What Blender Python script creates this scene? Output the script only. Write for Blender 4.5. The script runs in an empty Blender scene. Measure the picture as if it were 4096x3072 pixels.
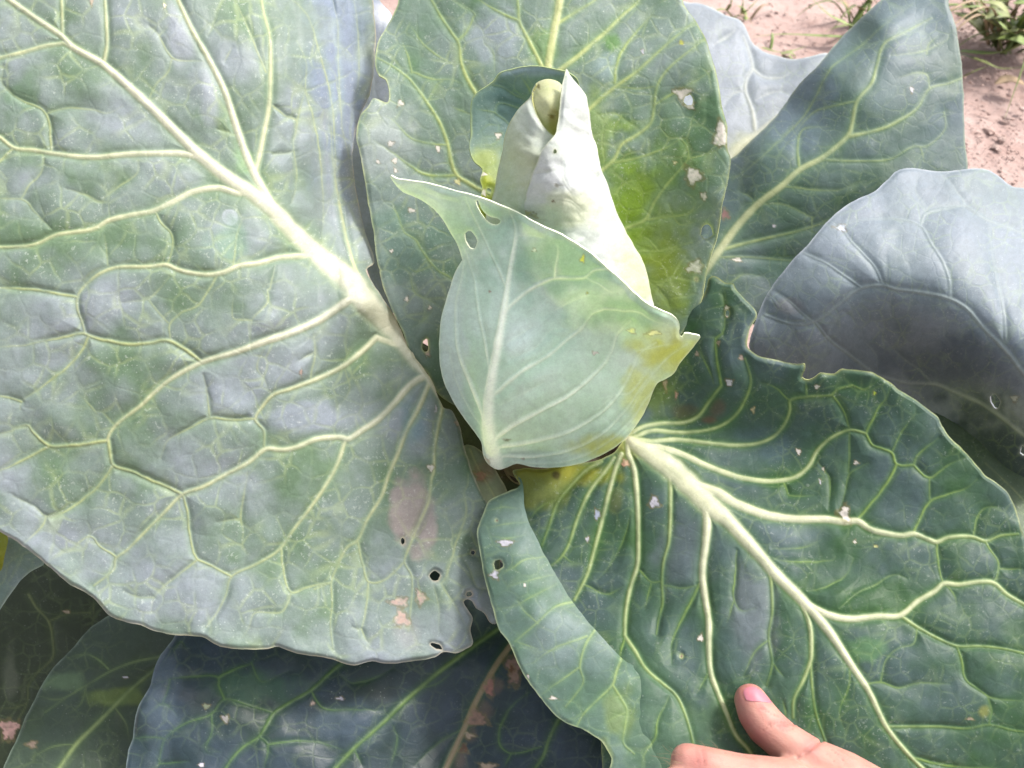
import bpy, bmesh, math, random
import numpy as np
from mathutils import Vector

# ------------------------------------------------------------------ camera, sky, sun, exposure
scene = bpy.context.scene
F_PX = 804.0                       # focal length in pixels of a 1024-wide picture
PITCH = math.radians(50.0)
CAM = np.array([0.0, -0.295, 0.55])
cam_data = bpy.data.cameras.new("camera")
cam_data.sensor_width = 36.0
cam_data.lens = 36.0 * F_PX / 1024.0
cam_data.clip_start = 0.01
cam_data.clip_end = 200.0
cam_data.dof.use_dof = True
cam_data.dof.focus_distance = 0.46
cam_data.dof.aperture_fstop = 11.0
cam = bpy.data.objects.new("camera", cam_data)
scene.collection.objects.link(cam)
cam.location = CAM
cam.rotation_euler = (math.pi / 2 - PITCH, 0, 0)
scene.camera = cam

SUN_EL, SUN_AZ = math.radians(52), math.radians(62)     # azimuth from +Y towards +X
world = bpy.data.worlds.new("World")
scene.world = world
world.use_nodes = True
wn = world.node_tree.nodes
bg = wn["Background"]
sky = wn.new("ShaderNodeTexSky")
sky.sky_type = 'NISHITA'
sky.sun_disc = False
sky.sun_elevation = SUN_EL
sky.sun_rotation = SUN_AZ
sky.dust_density = 4.0
sky.air_density = 1.0
sky.ozone_density = 1.0
bw = wn.new("ShaderNodeHueSaturation")          # thin even cloud: the same sky, paler
bw.inputs["Saturation"].default_value = 0.32
world.node_tree.links.new(sky.outputs[0], bw.inputs["Color"])
world.node_tree.links.new(bw.outputs[0], bg.inputs[0])
bg.inputs[1].default_value = 0.12
sun_data = bpy.data.lights.new("sun", 'SUN')
sun_data.energy = 1.9
sun_data.angle = math.radians(10)
sun_data.color = (1.0, 0.95, 0.87)
sun = bpy.data.objects.new("sun", sun_data)
scene.collection.objects.link(sun)
sd = Vector((math.sin(SUN_AZ) * math.cos(SUN_EL), math.cos(SUN_AZ) * math.cos(SUN_EL), math.sin(SUN_EL)))
sun.rotation_euler = sd.to_track_quat('Z', 'Y').to_euler()
scene.view_settings.view_transform = 'Standard'
scene.view_settings.look = 'None'
scene.view_settings.exposure = 1.55
scene.view_settings.gamma = 1.0
scene.view_settings.use_curve_mapping = False
scene.cycles.max_bounces = 5

# ------------------------------------------------------------------ helpers: pixels, colours, noise
FWD = np.array([0, math.cos(PITCH), -math.sin(PITCH)])
UPV = np.array([0, math.sin(PITCH), math.cos(PITCH)])
RGT = np.array([1.0, 0, 0])
K = 1600 / 2212 / 4                # tile pixel -> picture pixel
TILE = dict(A=(0, 0), B=(1300, 0), C=(2496, 0), D=(0, 1000), E=(1300, 1000), F=(2496, 1000),
            G=(0, 1872), H=(1300, 1872), I=(2496, 1872))
KW = 4096 / 2212 / 4

def px(t, x, y):
    if t == 'W':
        return (x * KW, y * KW)
    o = TILE[t]
    return (o[0] / 4 + x * K, o[1] / 4 + y * K)

def ray(u, v):
    u = np.asarray(u, float); v = np.asarray(v, float)
    return FWD + ((u - 512) / F_PX)[..., None] * RGT + ((384 - v) / F_PX)[..., None] * UPV

def unproj(u, v, d):
    return CAM + ray(u, v) * np.asarray(d, float)[..., None]

def on_ground(u, v, z=0.0):
    r = ray(u, v)
    d = (z - CAM[2]) / r[..., 2]
    return CAM + r * d[..., None]

def path(s, default='W'):
    """'A 1,2 3,4 D 5,6' -> list of (u, v, w) ; third number is an optional width in tile pixels"""
    t = default; out = []
    for tok in s.split():
        if tok.isalpha():
            t = tok; continue
        n = [float(q) for q in tok.split(',')]
        u, v = px(t, n[0], n[1])
        out.append((u, v, (n[2] * (KW if t == 'W' else K)) if len(n) > 2 else None))
    return out

def lin(c):
    c = np.asarray(c, float) / 255.0
    return np.where(c <= 0.04045, c / 12.92, ((c + 0.055) / 1.055) ** 2.4)

ALB = 0.62
def alb(r, g, b, k=None):
    return lin((r, g, b)) * (k or ALB)

def catmull(P, n=6, closed=False):
    P = np.asarray(P, float); N = len(P)
    if N < 3 and not closed:
        t = np.linspace(0, 1, n + 1)[:, None]
        return P[0] * (1 - t) + P[-1] * t
    out = []
    rng = range(N) if closed else range(N - 1)
    for i in rng:
        if closed:
            p0, p1, p2, p3 = P[(i - 1) % N], P[i], P[(i + 1) % N], P[(i + 2) % N]
        else:
            p1, p2 = P[i], P[i + 1]
            p0 = P[i - 1] if i > 0 else 2 * p1 - p2
            p3 = P[i + 2] if i + 2 < N else 2 * p2 - p1
        L = np.hypot(*(p2 - p1)[:2])
        m = max(1, min(n, int(L / 4) + 1))
        a, b = np.hypot(*(p1 - p0)[:2]), np.hypot(*(p3 - p2)[:2])
        m1 = (p2 - p0) / max(a + L, 1e-6) * L if a > 0 else (p2 - p1)
        m2 = (p3 - p1) / max(b + L, 1e-6) * L if b > 0 else (p2 - p1)
        for k in range(m):
            t = k / m
            out.append((2 * t**3 - 3 * t**2 + 1) * p1 + (t**3 - 2 * t**2 + t) * m1 + (-2 * t**3 + 3 * t**2) * p2 + (t**3 - t**2) * m2)
    if not closed:
        out.append(P[-1])
    return np.array(out)

def vnoise(X, Y, scale, seed=0, octaves=1):
    """value noise, -1..1"""
    tot = np.zeros_like(X, dtype=float); amp = 1.0; norm = 0
    for o in range(octaves):
        r = np.random.RandomState(seed + 17 * o)
        T = r.uniform(-1, 1, (64, 64))
        x = X / scale * 2**o + 1000; y = Y / scale * 2**o + 1000
        xi = np.floor(x).astype(int); yi = np.floor(y).astype(int)
        fx = x - xi; fy = y - yi
        fx = fx * fx * (3 - 2 * fx); fy = fy * fy * (3 - 2 * fy)
        a = T[yi % 64, xi % 64]; b = T[yi % 64, (xi + 1) % 64]
        c = T[(yi + 1) % 64, xi % 64]; d = T[(yi + 1) % 64, (xi + 1) % 64]
        tot += amp * ((a * (1 - fx) + b * fx) * (1 - fy) + (c * (1 - fx) + d * fx) * fy)
        norm += amp; amp *= 0.5
    return tot / norm * 1.4

def sstep(a, b, x):
    t = np.clip((x - a) / (b - a), 0, 1)
    return t * t * (3 - 2 * t)

class TPS:
    def __init__(self, pts, reg=8e-4):
        p = np.array([q[:2] for q in pts], float) / 100.0
        z = np.array([q[2] for q in pts], float)
        n = len(p)
        r = np.linalg.norm(p[:, None] - p[None], axis=2)
        Kk = self.k(r) + reg * n * np.eye(n)
        Q = np.c_[np.ones(n), p]
        A = np.block([[Kk, Q], [Q.T, np.zeros((3, 3))]])
        s = np.linalg.solve(A, np.r_[z, 0, 0, 0])
        self.p, self.w, self.a = p, s[:n], s[n:]
    @staticmethod
    def k(r):
        return np.where(r > 1e-9, r * r * np.log(np.maximum(r, 1e-9)), 0.0)
    def __call__(self, U, V):
        u = np.asarray(U, float) / 100; v = np.asarray(V, float) / 100
        out = self.a[0] + self.a[1] * u + self.a[2] * v
        for (x, y), w in zip(self.p, self.w):
            r2 = (u - x)**2 + (v - y)**2
            out = out + w * 0.5 * r2 * np.log(np.maximum(r2, 1e-12))
        return out

def ctrl(s):
    """'x,y,d ...' in full-view pixels and metres"""
    out = []
    for tok in s.split():
        x, y, d = (float(q) for q in tok.split(','))
        out.append((x * KW, y * KW, d))
    return out

# ------------------------------------------------------------------ helpers: objects
COL = scene.collection
def link(name, data, parent=None, **props):
    o = bpy.data.objects.new(name, data)
    COL.objects.link(o)
    if parent is not None:
        o.parent = parent
    for k, v in props.items():
        o[k] = v
    return o

def raw_mesh(name, V, faces_flat, starts, mat, normals=None, attrs=None):
    me = bpy.data.meshes.new(name)
    me.vertices.add(len(V)); me.vertices.foreach_set("co", np.ascontiguousarray(V, np.float32).ravel())
    me.loops.add(len(faces_flat)); me.loops.foreach_set("vertex_index", np.asarray(faces_flat, np.int32))
    me.polygons.add(len(starts)); me.polygons.foreach_set("loop_start", np.asarray(starts, np.int32))
    me.update(calc_edges=True)
    me.polygons.foreach_set("use_smooth", np.ones(len(starts), bool))
    for nm, (typ, arr) in (attrs or {}).items():
        at = me.attributes.new(nm, typ, 'POINT')
        key = 'color' if typ == 'FLOAT_COLOR' else ('vector' if typ == 'FLOAT_VECTOR' else 'value')
        at.data.foreach_set(key, np.ascontiguousarray(arr, np.float32).ravel())
    if normals is not None:
        me.normals_split_custom_set_from_vertices(np.ascontiguousarray(normals, np.float32))
    me.materials.append(mat)
    return me

def node_mat(name):
    m = bpy.data.materials.new(name); m.use_nodes = True
    nt = m.node_tree
    return m, nt, nt.nodes, nt.links, nt.nodes["Principled BSDF"]

def N(nodes, typ, **kw):
    n = nodes.new(typ)
    for k, v in kw.items():
        setattr(n, k, v)
    return n

def mixc(nodes, links, fac, a, b, blend='MIX'):
    n = nodes.new("ShaderNodeMix"); n.data_type = 'RGBA'; n.blend_type = blend
    for sock, val in ((n.inputs[0], fac), (n.inputs[6], a), (n.inputs[7], b)):
        if hasattr(val, 'is_linked') or isinstance(val, bpy.types.NodeSocket):
            links.new(val, sock)
        elif isinstance(val, (int, float)):
            sock.default_value = val
        else:
            sock.default_value = (*val[:3], 1)
    return n.outputs[2]

def rampn(nodes, links, src, a, b, va=0.0, vb=1.0):
    n = nodes.new("ShaderNodeMapRange"); n.interpolation_type = 'SMOOTHSTEP'
    links.new(src, n.inputs[0])
    n.inputs[1].default_value = a; n.inputs[2].default_value = b
    n.inputs[3].default_value = va; n.inputs[4].default_value = vb
    return n.outputs[0]

def mathn(nodes, links, op, a, b):
    n = nodes.new("ShaderNodeMath"); n.operation = op
    for sock, val in ((n.inputs[0], a), (n.inputs[1], b)):
        if isinstance(val, (int, float)):
            sock.default_value = val
        else:
            links.new(val, sock)
    return n.outputs[0]

def leaf_material(name, rough=0.5, spec=0.2, transl=0.13, net=0.105, dots=0.13, netcol=(0.27, 0.36, 0.13), bump=0.25, netscale=105, smudge=0.14):
    m, nt, nd, lk, bs = node_mat(name)
    col = N(nd, "ShaderNodeAttribute", attribute_name="col").outputs["Color"]
    lc = N(nd, "ShaderNodeAttribute", attribute_name="lc").outputs["Vector"]
    vn = N(nd, "ShaderNodeAttribute", attribute_name="vn").outputs["Fac"]
    # warped coordinates for the finest vein mesh
    nz = N(nd, "ShaderNodeTexNoise"); nz.inputs["Scale"].default_value = 60; nz.inputs["Detail"].default_value = 2
    lk.new(lc, nz.inputs["Vector"])
    off = N(nd, "ShaderNodeVectorMath", operation='MULTIPLY_ADD')
    lk.new(nz.outputs["Color"], off.inputs[0]); off.inputs[1].default_value = (0.007, 0.007, 0.0); lk.new(lc, off.inputs[2])
    vo = N(nd, "ShaderNodeTexVoronoi", feature='DISTANCE_TO_EDGE'); vo.inputs["Scale"].default_value = netscale
    lk.new(off.outputs[0], vo.inputs["Vector"])
    line = rampn(nd, lk, vo.outputs["Distance"], 0.0, 0.11, 1, 0)
    nb = N(nd, "ShaderNodeTexNoise"); nb.inputs["Scale"].default_value = 45; nb.inputs["Detail"].default_value = 3
    lk.new(lc, nb.inputs["Vector"])
    patch = rampn(nd, lk, nb.outputs["Fac"], 0.36, 0.66)
    f = mathn(nd, lk, 'MULTIPLY', mathn(nd, lk, 'MULTIPLY', line, patch), net)
    f = mathn(nd, lk, 'MULTIPLY', f, rampn(nd, lk, vn, 0.0, 0.6, 1, 0))
    c = mixc(nd, lk, f, col, netcol)
    # mottling of the wax bloom
    n1 = N(nd, "ShaderNodeTexNoise"); n1.inputs["Scale"].default_value = 260; n1.inputs["Detail"].default_value = 4; n1.inputs["Roughness"].default_value = 0.7
    lk.new(lc, n1.inputs["Vector"])
    c = mixc(nd, lk, rampn(nd, lk, n1.outputs["Fac"], 0.3, 0.75, 0.0, 0.32), c, mixc(nd, lk, 1.0, c, (1.5, 1.5, 1.55), 'MULTIPLY'))
    n2 = N(nd, "ShaderNodeTexNoise"); n2.inputs["Scale"].default_value = 1500; n2.inputs["Detail"].default_value = 2
    lk.new(lc, n2.inputs["Vector"])
    c = mixc(nd, lk, rampn(nd, lk, n2.outputs["Fac"], 0.35, 0.7, 0.0, 0.3), c, mixc(nd, lk, 1.0, c, (0.72, 0.74, 0.74), 'MULTIPLY'))
    # pale dust and wax specks, in drifts
    vd = N(nd, "ShaderNodeTexVoronoi", feature='F1'); vd.inputs["Scale"].default_value = 420
    lk.new(lc, vd.inputs["Vector"])
    sp = rampn(nd, lk, vd.outputs["Distance"], 0.10, 0.24, 1, 0)
    sepc = N(nd, "ShaderNodeSeparateColor"); lk.new(vd.outputs["Color"], sepc.inputs[0])
    rare = rampn(nd, lk, sepc.outputs[0], 0.62, 0.9)
    nd2 = N(nd, "ShaderNodeTexNoise"); nd2.inputs["Scale"].default_value = 28; lk.new(lc, nd2.inputs["Vector"])
    drift = rampn(nd, lk, nd2.outputs["Fac"], 0.42, 0.66)
    sp = mathn(nd, lk, 'MULTIPLY', mathn(nd, lk, 'MULTIPLY', sp, rare), mathn(nd, lk, 'MULTIPLY', drift, dots))
    c = mixc(nd, lk, sp, c, (0.62, 0.64, 0.62))
    ns = N(nd, "ShaderNodeTexNoise"); ns.inputs["Scale"].default_value = 520; ns.inputs["Detail"].default_value = 4; ns.inputs["Roughness"].default_value = 0.65
    lk.new(off.outputs[0], ns.inputs["Vector"])
    sm = mathn(nd, lk, 'MULTIPLY', rampn(nd, lk, ns.outputs["Fac"], 0.56, 0.70), rampn(nd, lk, nb.outputs["Fac"], 0.40, 0.62, 0.15, 1.0))
    c = mixc(nd, lk, mathn(nd, lk, 'MULTIPLY', sm, smudge), c, (0.50, 0.53, 0.50))
    lk.new(c, bs.inputs["Base Color"])
    bs.inputs["Roughness"].default_value = rough
    bs.inputs["Specular IOR Level"].default_value = spec
    bs.inputs["Sheen Weight"].default_value = 0.04
    bs.inputs["Sheen Roughness"].default_value = 0.45
    bs.inputs["Sheen Tint"].default_value = (0.86, 0.9, 1.0, 1)
    b1 = N(nd, "ShaderNodeBump"); b1.inputs["Strength"].default_value = bump; b1.inputs["Distance"].default_value = 0.0006
    hsum = mathn(nd, lk, 'ADD', n1.outputs["Fac"], mathn(nd, lk, 'MULTIPLY', line, -0.35))
    lk.new(hsum, b1.inputs["Height"]); lk.new(b1.outputs[0], bs.inputs["Normal"])
    tr = N(nd, "ShaderNodeBsdfTranslucent")
    lk.new(mixc(nd, lk, 1.0, c, (1.5, 1.75, 0.55), 'MULTIPLY'), tr.inputs[0])
    mx = N(nd, "ShaderNodeMixShader"); mx.inputs[0].default_value = transl
    out = nd["Material Output"]
    lk.new(bs.outputs[0], mx.inputs[1]); lk.new(tr.outputs[0], mx.inputs[2]); lk.new(mx.outputs[0], out.inputs[0])
    return m

MAT_LEAF = leaf_material("cabbage_leaf")
MAT_BROAD = leaf_material("cabbage_broad_leaf", net=0.26, netscale=80, netcol=(0.31, 0.37, 0.17), dots=0.2, smudge=0.32, bump=0.5)
MAT_ARCH = leaf_material("cabbage_arched_leaf", transl=0.04, net=0.12)
MAT_LOW = leaf_material("cabbage_lower_leaf", rough=0.45, spec=0.32, net=0.07, dots=0.1, smudge=0.05)
MAT_HEAD = leaf_material("cabbage_head_leaf", rough=0.75, spec=0.15, transl=0.12, net=0.22, dots=0.2, netcol=(0.33, 0.40, 0.34), bump=0.3, netscale=75)

PLANT0 = np.array([-0.017, 0.0, 0.0])

# ------------------------------------------------------------------ leaf sheets
def splat(poly, x0, y0, s, ny, nx, R, cb):
    """for each segment of poly (u,v,w) call cb(window, dist, width)"""
    for a, b in zip(poly[:-1], poly[1:]):
        lo_x, hi_x = min(a[0], b[0]) - R, max(a[0], b[0]) + R
        lo_y, hi_y = min(a[1], b[1]) - R, max(a[1], b[1]) + R
        i0 = max(0, int((lo_x - x0) / s)); i1 = min(nx, int((hi_x - x0) / s) + 2)
        j0 = max(0, int((lo_y - y0) / s)); j1 = min(ny, int((hi_y - y0) / s) + 2)
        if i0 >= i1 or j0 >= j1:
            continue
        gx = x0 + s * np.arange(i0, i1)[None, :]; gy = y0 + s * np.arange(j0, j1)[:, None]
        dx, dy = b[0] - a[0], b[1] - a[1]
        L2 = dx * dx + dy * dy + 1e-12
        t = np.clip(((gx - a[0]) * dx + (gy - a[1]) * dy) / L2, 0, 1)
        d = np.hypot(gx - a[0] - t * dx, gy - a[1] - t * dy)
        w = a[2] + (b[2] - a[2]) * t if len(a) > 2 else None
        cb((slice(j0, j1), slice(i0, i1)), d, w)

def blob(t, cx, cy, rx, ry, seed=0, rot=0.0, n=14, jit=0.16):
    r = np.random.RandomState(seed)
    k = KW if t == 'W' else K
    c = px(t, cx, cy); out = []
    for i in range(n):
        a = 2 * math.pi * i / n
        q = 1 + r.uniform(-jit, jit)
        x, y = rx * math.cos(a) * q, ry * math.sin(a) * q
        out.append((c[0] + k * (x * math.cos(rot) - y * math.sin(rot)), c[1] + k * (x * math.sin(rot) + y * math.cos(rot))))
    return out

def parse_veins(txt):
    out = []
    for ln in txt.strip().splitlines():
        ln = ln.split('#')[0].strip()
        if not ln:
            continue
        tk = ln.split()
        kind, w0, w1 = tk[0], float(tk[1]) * K, float(tk[2]) * K
        P = path(' '.join(tk[3:]))
        L = [0.0]
        for a, b in zip(P[:-1], P[1:]):
            L.append(L[-1] + math.hypot(b[0] - a[0], b[1] - a[1]))
        Q = [(p[0], p[1], p[2] if p[2] is not None else w0 + (w1 - w0) * l / max(L[-1], 1e-6)) for p, l in zip(P, L)]
        out.append((kind, catmull(Q, 8)))
    return out

def sheet(name, outline, depth, veins='', pal=None, holes=(), scars=(), stains_and_shade=(), step=1.2, puff=0.0012, ridge=0.45,
          wave=0.0, frill=0.0, und=0.0012, seed=1, mat=None, parent=None, label=None, edge_jit=0.5, thick=0.0008,
          roll=None, origin=PLANT0, vstrength=1.0, postdepth=None, split=True, tints=(), crinkle=0.0, vw=1.0):
    pal = dict(pal); mat = mat or MAT_LEAF
    out2 = np.array([p[:2] for p in (path(outline) if isinstance(outline, str) else outline)])
    poly = catmull(out2, 6, closed=True)
    rs = np.random.RandomState(seed)
    # small irregular crenulation of the margin
    jl = vnoise(poly[:, 0] + poly[:, 1] * 0.37, poly[:, 1] - poly[:, 0] * 0.21, 9.0, seed + 3, 2) * edge_jit
    tan = np.roll(poly, -1, 0) - np.roll(poly, 1, 0); tan /= (np.linalg.norm(tan, axis=1, keepdims=True) + 1e-9)
    poly = poly + np.c_[-tan[:, 1], tan[:, 0]] * jl[:, None]
    loops = [poly] + [catmull(np.array(h), 4, closed=True) for h in holes]
    s = step
    x0, y0 = poly.min(0) - 3 * s; x1, y1 = poly.max(0) + 3 * s
    nx, ny = int((x1 - x0) / s) + 2, int((y1 - y0) / s) + 2
    gx = x0 + s * np.arange(nx); gy = y0 + s * np.arange(ny)
    X, Y = np.meshgrid(gx, gy)
    # inside test by scan lines
    par = np.zeros((ny, nx + 1), np.int32)
    for lp in loops:
        for a, b in zip(lp, np.roll(lp, -1, 0)):
            if a[1] == b[1]:
                continue
            lo, hi = (a, b) if a[1] < b[1] else (b, a)
            j0 = int(math.ceil((lo[1] - y0) / s)); j1 = int(math.ceil((hi[1] - y0) / s))
            j0, j1 = max(j0, 0), min(j1, ny)
            if j0 >= j1:
                continue
            jj = np.arange(j0, j1)
            xc = lo[0] + (hi[0] - lo[0]) * ((y0 + s * jj) - lo[1]) / (hi[1] - lo[1])
            ii = np.clip(np.ceil((xc - x0) / s).astype(int), 0, nx)
            np.add.at(par, (jj, ii), 1)
    inside = (np.cumsum(par, 1)[:, :nx] % 2) == 1
    BD = np.full((ny, nx), 30.0)
    def cbb(win, d, w):
        BD[win] = np.minimum(BD[win], d)
    for lp in loops:
        splat(np.vstack([lp, lp[:1]]), x0, y0, s, ny, nx, 26, cbb)
    S = np.where(inside, -BD, BD)
    S = np.where(np.abs(S) < 1e-3, 1e-3, S)
    # veins
    vs = parse_veins(veins)
    core = np.zeros((ny, nx)); maj = np.zeros((ny, nx)); halo = np.zeros((ny, nx)); rid = np.zeros((ny, nx)); DM = np.full((ny, nx), 30.0)
    pid = np.zeros((ny, nx), np.int32); pd = np.full((ny, nx), 9.0)
    parts = []
    mids = np.vstack([P for kd, P in vs if kd == 'M']) if any(kd == 'M' for kd, _ in vs) else None
    vs2 = []
    for q, (kind, P) in enumerate(vs):
        if kind == 'S' and mids is not None:
            dd = np.hypot(mids[:, 0] - P[0, 0], mids[:, 1] - P[0, 1]); k = int(np.argmin(dd))
            if dd[k] < max(14, mids[k, 2] * 0.9) and dd[k] > 0.5:
                stepd = 1 if mids[-1, 2] > mids[0, 2] else -1          # towards the leaf base
                run = 0.0; want = dd[k] * 1.6 + 2
                while 0 <= k + stepd < len(mids) and run < want:
                    run += np.hypot(*(mids[k + stepd, :2] - mids[k, :2])); k += stepd
                P = np.vstack([[mids[k, 0], mids[k, 1], P[0, 2]], P])
        if kind == 'v':
            for end in (0, -1):
                near = min(np.hypot(O[:, 0] - P[end, 0], O[:, 1] - P[end, 1]).min() for z, (_, O) in enumerate(vs) if z != q) if len(vs) > 1 else 99
                if near > 5:
                    m_ = len(P); k = np.arange(m_) if end == -1 else np.arange(m_)[::-1]
                    P = P.copy(); P[:, 2] *= 1 - 0.75 * sstep(0.45, 1.0, k / max(m_ - 1, 1))
        vs2.append((kind, P))
    vs = vs2
    for kind, P in vs:
        own = 0
        if kind in 'MS' and split:
            parts.append('midrib' if kind == 'M' else 'side_vein'); own = len(parts)
        wj = 1 + 0.06 * vnoise(P[:, 0], P[:, 1], 7.0, seed + 5, 2)
        P = P.copy(); P[:, 2] *= wj * ({'M': 0.85, 'S': 0.70}.get(kind, 0.85)) * (vw if kind == 'S' else 1.0)
        if kind == 'v':
            P[:, 0] += vnoise(P[:, 1], P[:, 0], 8.0, seed + 8, 2) * 0.5
            P[:, 1] += vnoise(P[:, 0], P[:, 1], 8.0, seed + 9, 2) * 0.5
        def cb(win, d, w, kind=kind, own=own):
            we = np.maximum(w, 1.5)
            al = np.clip(w / 2.4, 0.08, 0.9) if kind == 'v' else np.clip(w / 3.2, 0.35, 1.0)
            soft = 0.6 + 0.25 * (we < 4)
            c = (1 - sstep(1 - soft, 1 + soft, d / (we / 2))) * al
            core[win] = np.maximum(core[win], c)
            if kind != 'v':
                maj[win] = np.maximum(maj[win], np.clip(c * 1.3, 0, 1) * np.clip((w - 1.6) / 5.0, 0, 1))
            halo[win] = np.maximum(halo[win], np.exp(-(d / (we * 0.8 + 2.6))**2) * al)
            wm = w * 0.00055
            prof = np.exp(-(d / (we * 0.55))**2)
            rid[win] = np.maximum(rid[win], prof * np.minimum(wm * ridge * 0.75, 0.0026))
            DM[win] = np.minimum(DM[win], np.maximum(0, d - w * 0.5) + (0 if kind != 'v' else np.maximum(0, 4 - w * 2)))
            if own:
                hit = (d < np.maximum(w * 0.5, 0.7)) & (d / w < pd[win])
                q = pid[win]; q[hit] = own; pid[win] = q
                q = pd[win]; q[hit] = (d / w)[hit]; pd[win] = q
        splat(P, x0, y0, s, ny, nx, 28, cb)
    # base surface
    D = depth(X, Y)
    D = D + und * vnoise(X, Y, 70, seed + 21, 2)
    if crinkle:
        D = D + crinkle * (np.abs(vnoise(X + 0.35 * Y, Y * 0.8 - 0.3 * X, 26, seed + 25, 2)) + 0.22 * vnoise(X, Y, 11, seed + 26, 2))
    if frill:
        D = D + frill * vnoise(X, Y, 34, seed + 22, 2) * np.exp(-(BD / 14.0)**2)
    if postdepth is not None:
        D = postdepth(X, Y, D)
    P3 = unproj(X, Y, D)
    def normals(P3):
        du = np.gradient(P3, axis=1); dv = np.gradient(P3, axis=0)
        n = np.cross(dv, du); n /= (np.linalg.norm(n, axis=2, keepdims=True) + 1e-12)
        f = np.sign((n * (CAM - P3)).sum(2, keepdims=True)); f[f == 0] = 1
        return n * f
    Nn = normals(P3)
    h = puff * (1 - 0.5 * np.exp(-(DM / 3.5)**2) - 0.5 * np.exp(-(DM / 11.0)**2)) * (0.8 + 0.5 * vnoise(X, Y, 30, seed + 4)) + rid
    h = h + 0.00025 * vnoise(X, Y, 14, seed + 6, 2)
    h = h * sstep(0, 5, BD) if thick < 0.01 else h
    P3 = P3 + Nn * h[..., None]
    Nn = normals(P3)
    # colour
    n1 = vnoise(X, Y, 60, seed + 31, 3); n2 = vnoise(X, Y, 18, seed + 32, 3)
    f = np.clip(0.5 + 0.55 * n1 + 0.22 * n2 + pal.get('bias', 0), 0, 1)[..., None]
    C = pal['a'] * (1 - f) + pal['b'] * f
    for st in stains_and_shade:
        t, cx, cy, rx, ry, colr, amt = st[:7]
        soft = st[7] if len(st) > 7 else 0.6
        k = KW if t == 'W' else K
        c0 = px(t, cx, cy)
        rr = np.hypot((X - c0[0]) / (rx * k), (Y - c0[1]) / (ry * k)) + 0.36 * n2 + 0.14 * n1
        C = C + (np.asarray(colr) - C) * ((1 - sstep(1 - soft, 1 + soft * 0.3, rr)) * amt)[..., None]
    hf = (halo * pal.get('halo_amt', 0.35))[..., None]
    C = C * (1 - hf) + pal['halo'] * hf
    vc = pal['vein2'] * (1 - maj[..., None]) + pal['vein'] * maj[..., None]
    cf = np.clip(core * pal.get('vamt', 0.85) * vstrength, 0, 1)
    cf = (cf * np.clip(0.82 + 0.42 * vnoise(X, Y, 11, seed + 41, 2) * (1 - 0.7 * maj), 0.3, 1))[..., None]
    C = C * (1 - cf) + vc * cf
    for tp, tw, tc_, ta in tints:                         # own colour of one rib
        TD = np.full((ny, nx), 30.0)
        def cbt(win, d, w):
            TD[win] = np.minimum(TD[win], d)
        splat(catmull(np.array([p[:2] for p in path(tp)]), 6), x0, y0, s, ny, nx, 12, cbt)
        C = C + (tc_ - C) * ((1 - sstep(0.6, 1.25, TD / (tw * K / 2))) * ta)[..., None]
    for q, sc in enumerate(scars):
        t, cx, cy, rx, ry, colr = sc[:6]
        pl = blob(t, cx, cy, rx, ry, seed + q, jit=0.28)
        k = KW if t == 'W' else K
        c0 = px(t, cx, cy)
        ang = np.arctan2((Y - c0[1]) / ry, (X - c0[0]) / rx)
        rr = np.hypot((X - c0[0]) / (rx * k), (Y - c0[1]) / (ry * k)) * (1 + 0.2 * np.sin(ang * 3 + q * 1.7) + 0.12 * np.sin(ang * 5 + q))
        rr = rr + 0.30 * vnoise(X, Y, 3.2, seed + q, 2)
        m_ = (1 - sstep(0.78, 1.05, rr)) * np.clip(0.9 + 0.3 * vnoise(X, Y, 2.4, seed + 50 + q), 0.45, 1)
        C = C + (np.asarray(colr) - C) * m_[..., None]
        rim = np.exp(-((rr - 1.15) / 0.2)**2) * 0.5
        C = C + (alb(128, 112, 72) - C) * rim[..., None]
    ef = np.exp(-(BD / 1.3)**2)[..., None] * pal.get('edge_amt', 0.6) * np.clip(0.75 + 0.5 * vnoise(X, Y, 10, seed + 61, 2), 0.15, 1)[..., None]
    if roll is not None:                                  # a fold is no margin: no pale rim along it
        RD = np.full((ny, nx), 30.0)
        def cbr(win, d, w):
            RD[win] = np.minimum(RD[win], d)
        splat(catmull(np.array([p[:2] for p in path(roll[0])]), 6), x0, y0, s, ny, nx, 14, cbr)
        ef = ef * sstep(2, 7, RD)[..., None]
    C = C * (1 - ef) + pal['edge'] * ef
    C = np.clip(C, 0.004, 0.92)
    # ---- polygons by marching squares
    inn = S < 0
    c00, c01, c11, c10 = inn[:-1, :-1], inn[1:, :-1], inn[1:, 1:], inn[:-1, 1:]
    full = c00 & c01 & c11 & c10
    anyc = (c00 | c01 | c11 | c10) & ~full
    gid = np.arange(ny * nx).reshape(ny, nx)
    jf, if_ = np.nonzero(full)
    quads = np.stack([gid[jf, if_], gid[jf + 1, if_], gid[jf + 1, if_ + 1], gid[jf, if_ + 1]], 1)
    qpid = pid[jf, if_]
    cross = {}; cA = []; cB = []; cT = []
    Sf = S.ravel()
    base = ny * nx
    def cv(a, b):
        k = (a, b) if a < b else (b, a)
        if k not in cross:
            cross[k] = base + len(cA)
            t = Sf[k[0]] / (Sf[k[0]] - Sf[k[1]])
            cA.append(k[0]); cB.append(k[1]); cT.append(t)
        return cross[k]
    mixed = []; mpid = []; bedges = []
    innf = inn.ravel(); pidf = pid.ravel()
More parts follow.
